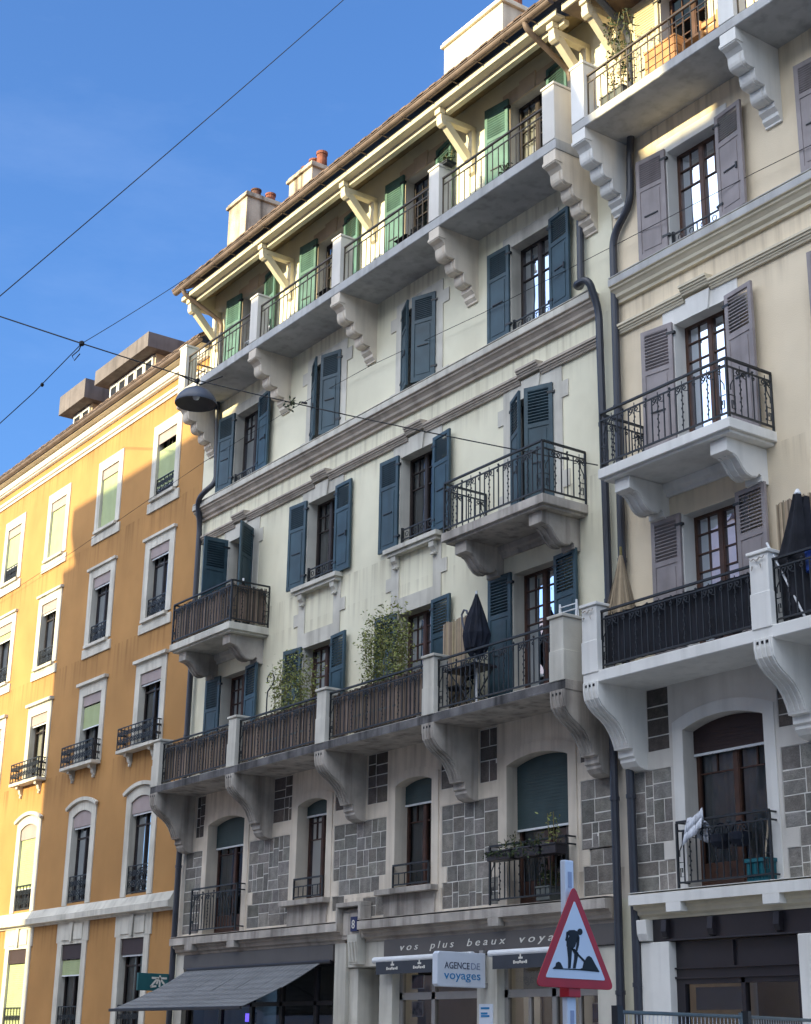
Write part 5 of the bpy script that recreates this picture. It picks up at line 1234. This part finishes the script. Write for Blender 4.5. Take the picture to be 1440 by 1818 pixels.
s = thing('shop_screen', 'small violet-blue glowing screen in the shop under the awning', 'screen', (-28.9, .3, 2.1)); mb = MB(); mb.box(-29.15, -28.75, .30, .34, 2.02, 2.22); mb.build('casing', 'dark_panel', s)
em = bpy.data.materials.new('screen_glow'); em.use_nodes = True; M['screen_glow'] = em; eb = em.node_tree.nodes['Principled BSDF']; eb.inputs['Emission Color'].default_value = (.16, .10, .9, 1); eb.inputs['Emission Strength'].default_value = .9; eb.inputs['Base Color'].default_value = (.05, .04, .2, 1)
mb = MB(); mb.box(-29.13, -28.77, .295, .30, 2.04, 2.20); mb.build('display', 'screen_glow', s)
# ================================================================ ROAD SIGN
C0 = camray(1013, 1660, 12.5); C0.z = 0; ang = radians(95)
S = thing('road_works_sign', 'red and white triangular road-works sign clamped on a white post', 'road sign', (C0.x, C0.y, 0))
def loc_data(mb, name, mats, **k):
    return place(name, mb.data(name, mats), (C0.x, C0.y, 0), ang, S, k.get('bevel', 0))
def tri(r, cz, k=.86, rad=.05, n=5, skew=0.):
    """rounded triangle, half width r at the base"""
    pts = []; V3 = [(0, cz+r*1.16), (-r, cz-r*.62), (r, cz-r*.62)]
    for i, p in enumerate(V3):
        a = Vector(V3[i-1]); b = Vector(p); c = Vector(V3[(i+1) % 3]); u = b+(a-b).normalized()*rad*1.6; v = b+(c-b).normalized()*rad*1.6
        pts += [tuple(u*(1-t)**2+b*2*t*(1-t)+v*t*t) for t in [q/n for q in range(n+1)]]
    return pts
zt = camray(1010, 1527, 12.5).z; za_, zb_ = camray(1013, 1578, 12.5).z, camray(1015, 1750, 12.5).z
mb = MB(); mb.box(-.05, .05, .0, .055, 0, zt); loc_data(mb, 'post', ['sign_white'], bevel=.01)
mb = MB()
for z in (zt-.21, zb_-.30): mb.box(-.018, .022, -.004, 0, z, z+.12)
mb.box(-.018, .022, -.004, 0, zb_-.75, zb_-.5); loc_data(mb, 'reflector_strip', ['reflective_strip'])
HS = za_-zb_; RS = HS/1.78*1.02; CZ = zb_+.62*HS/1.78
def tri2(r, rad, n=5):
    V3 = [(0, CZ+r*1.16), (-r*1.0, CZ-r*.62), (r*1.0, CZ-r*.62)]; pts = []
    for i, p in enumerate(V3):
        a = Vector(V3[i-1]); b = Vector(p); c = Vector(V3[(i+1) % 3]); u = b+(a-b).normalized()*rad*1.6; v = b+(c-b).normalized()*rad*1.6
        pts += [tuple(u*(1-t)**2+b*2*t*(1-t)+v*t*t) for t in [q/n for q in range(n+1)]]
    return pts
mb = MB(); mb.py(tri2(RS*1.06, .05), -.045, -.036); loc_data(mb, 'panel', ['sign_red'], bevel=.004)
mb = MB(); mb.py(tri2(RS*.79, .012), -.0495, -.045); loc_data(mb, 'white_field', ['sign_white'])
mb = MB(); mb.box(-.066, .066, -.035, .065, zb_-.085, zb_-.004); loc_data(mb, 'clamp', ['sign_red'], bevel=.006)
# the digging figure, laid out from the sign
mb = MB(); Yf, Yb = -.054, -.0495; z10 = camray(1013, 1681, 12.5).z
def T(px_, py_): return ((px_-462)*RS*2/775, z10-(py_-1010-.085*(px_-462))*HS/1050)
def poly(pts): mb.py([T(*p) for p in pts], Yf, Yb)
mb.py([T(510+26*cos(a), 850+36*sin(a)) for a in [2*pi*i/14 for i in range(14)]], Yf, Yb)
poly([(380, 850), (400, 832), (450, 830), (480, 845), (500, 900), (500, 925), (470, 960), (455, 1010), (425, 1040), (380, 1030), (370, 1000), (372, 945), (400, 900), (395, 880), (375, 900)])
poly([(372, 850), (392, 850), (388, 905), (372, 950), (358, 942), (366, 900)])
poly([(478, 900), (504, 910), (496, 990), (478, 1060), (462, 1050), (474, 980)])
poly([(375, 1025), (424, 1030), (416, 1130), (406, 1240), (382, 1240), (384, 1130)])
poly([(420, 1030), (452, 1035), (488, 1080), (478, 1140), (456, 1245), (430, 1240), (446, 1140), (448, 1090)])
poly([(405, 1020), (415, 1008), (560, 1165), (548, 1180)])
poly([(225, 1238), (255, 1215), (262, 1180), (285, 1168), (305, 1182), (330, 1240)])
poly([(490, 1255), (530, 1240), (545, 1180), (580, 1120), (600, 1112), (625, 1130), (665, 1210), (705, 1285)])
poly([(230, 1236), (500, 1250), (700, 1278), (700, 1287), (480, 1262), (230, 1244)])
loc_data(mb, 'pictogram', ['sign_black'])
# ================================================================ CONSTRUCTION FENCE
def fence_panel(p0, p1, label):
    a, b = Vector(p0), Vector(p1); L = (b-a).length; an = atan2((b-a).y, (b-a).x)
    o = thing('fence_panel', label, 'fence', (a.x, a.y, 0), 'construction fence panels')
    def pl(mb, n, mt): return place(n, mb.data(n, [mt]), (a.x, a.y, 0), an, o)
    mb = MB(); mb.tube([(.03, 0, .05), (.03, 0, 2.0)], .021, 8); mb.tube([(L-.03, 0, .05), (L-.03, 0, 2.0)], .021, 8); mb.tube([(.03, 0, 1.96), (L-.03, 0, 1.96)], .020, 8); mb.tube([(.03, 0, .18), (L-.03, 0, .18)], .017, 8); pl(mb, 'frame', 'fence_metal')
    mb = MB(); n = int(L/.06)
    for i in range(1, n): mb.tube([(L*i/n, 0, .18), (L*i/n, 0, 1.96)], .0035, 4)
    for z in (.6, 1.0, 1.4): mb.tube([(.03, 0, z), (L-.03, 0, z)], .004, 4)
    pl(mb, 'mesh', 'white_metal')
    for x in (.03, L-.03): mb = MB(); mb.box(x-.11, x+.11, -.33, .33, 0, .14); pl(mb, 'foot', 'concrete')
    mb = MB(); mb.box(-.02, .06, -.04, .04, 1.80, 2.02); pl(mb, 'coupler', 'iron')
fence_panel((-11.87, -5.45, 0), (-12.02, -3.52, 0), 'mesh construction fence panel right beside the road sign')
fence_panel((-12.04, -3.45, 0), (-12.85, -.72, 0), 'longer mesh construction fence panel before the dark shop front')
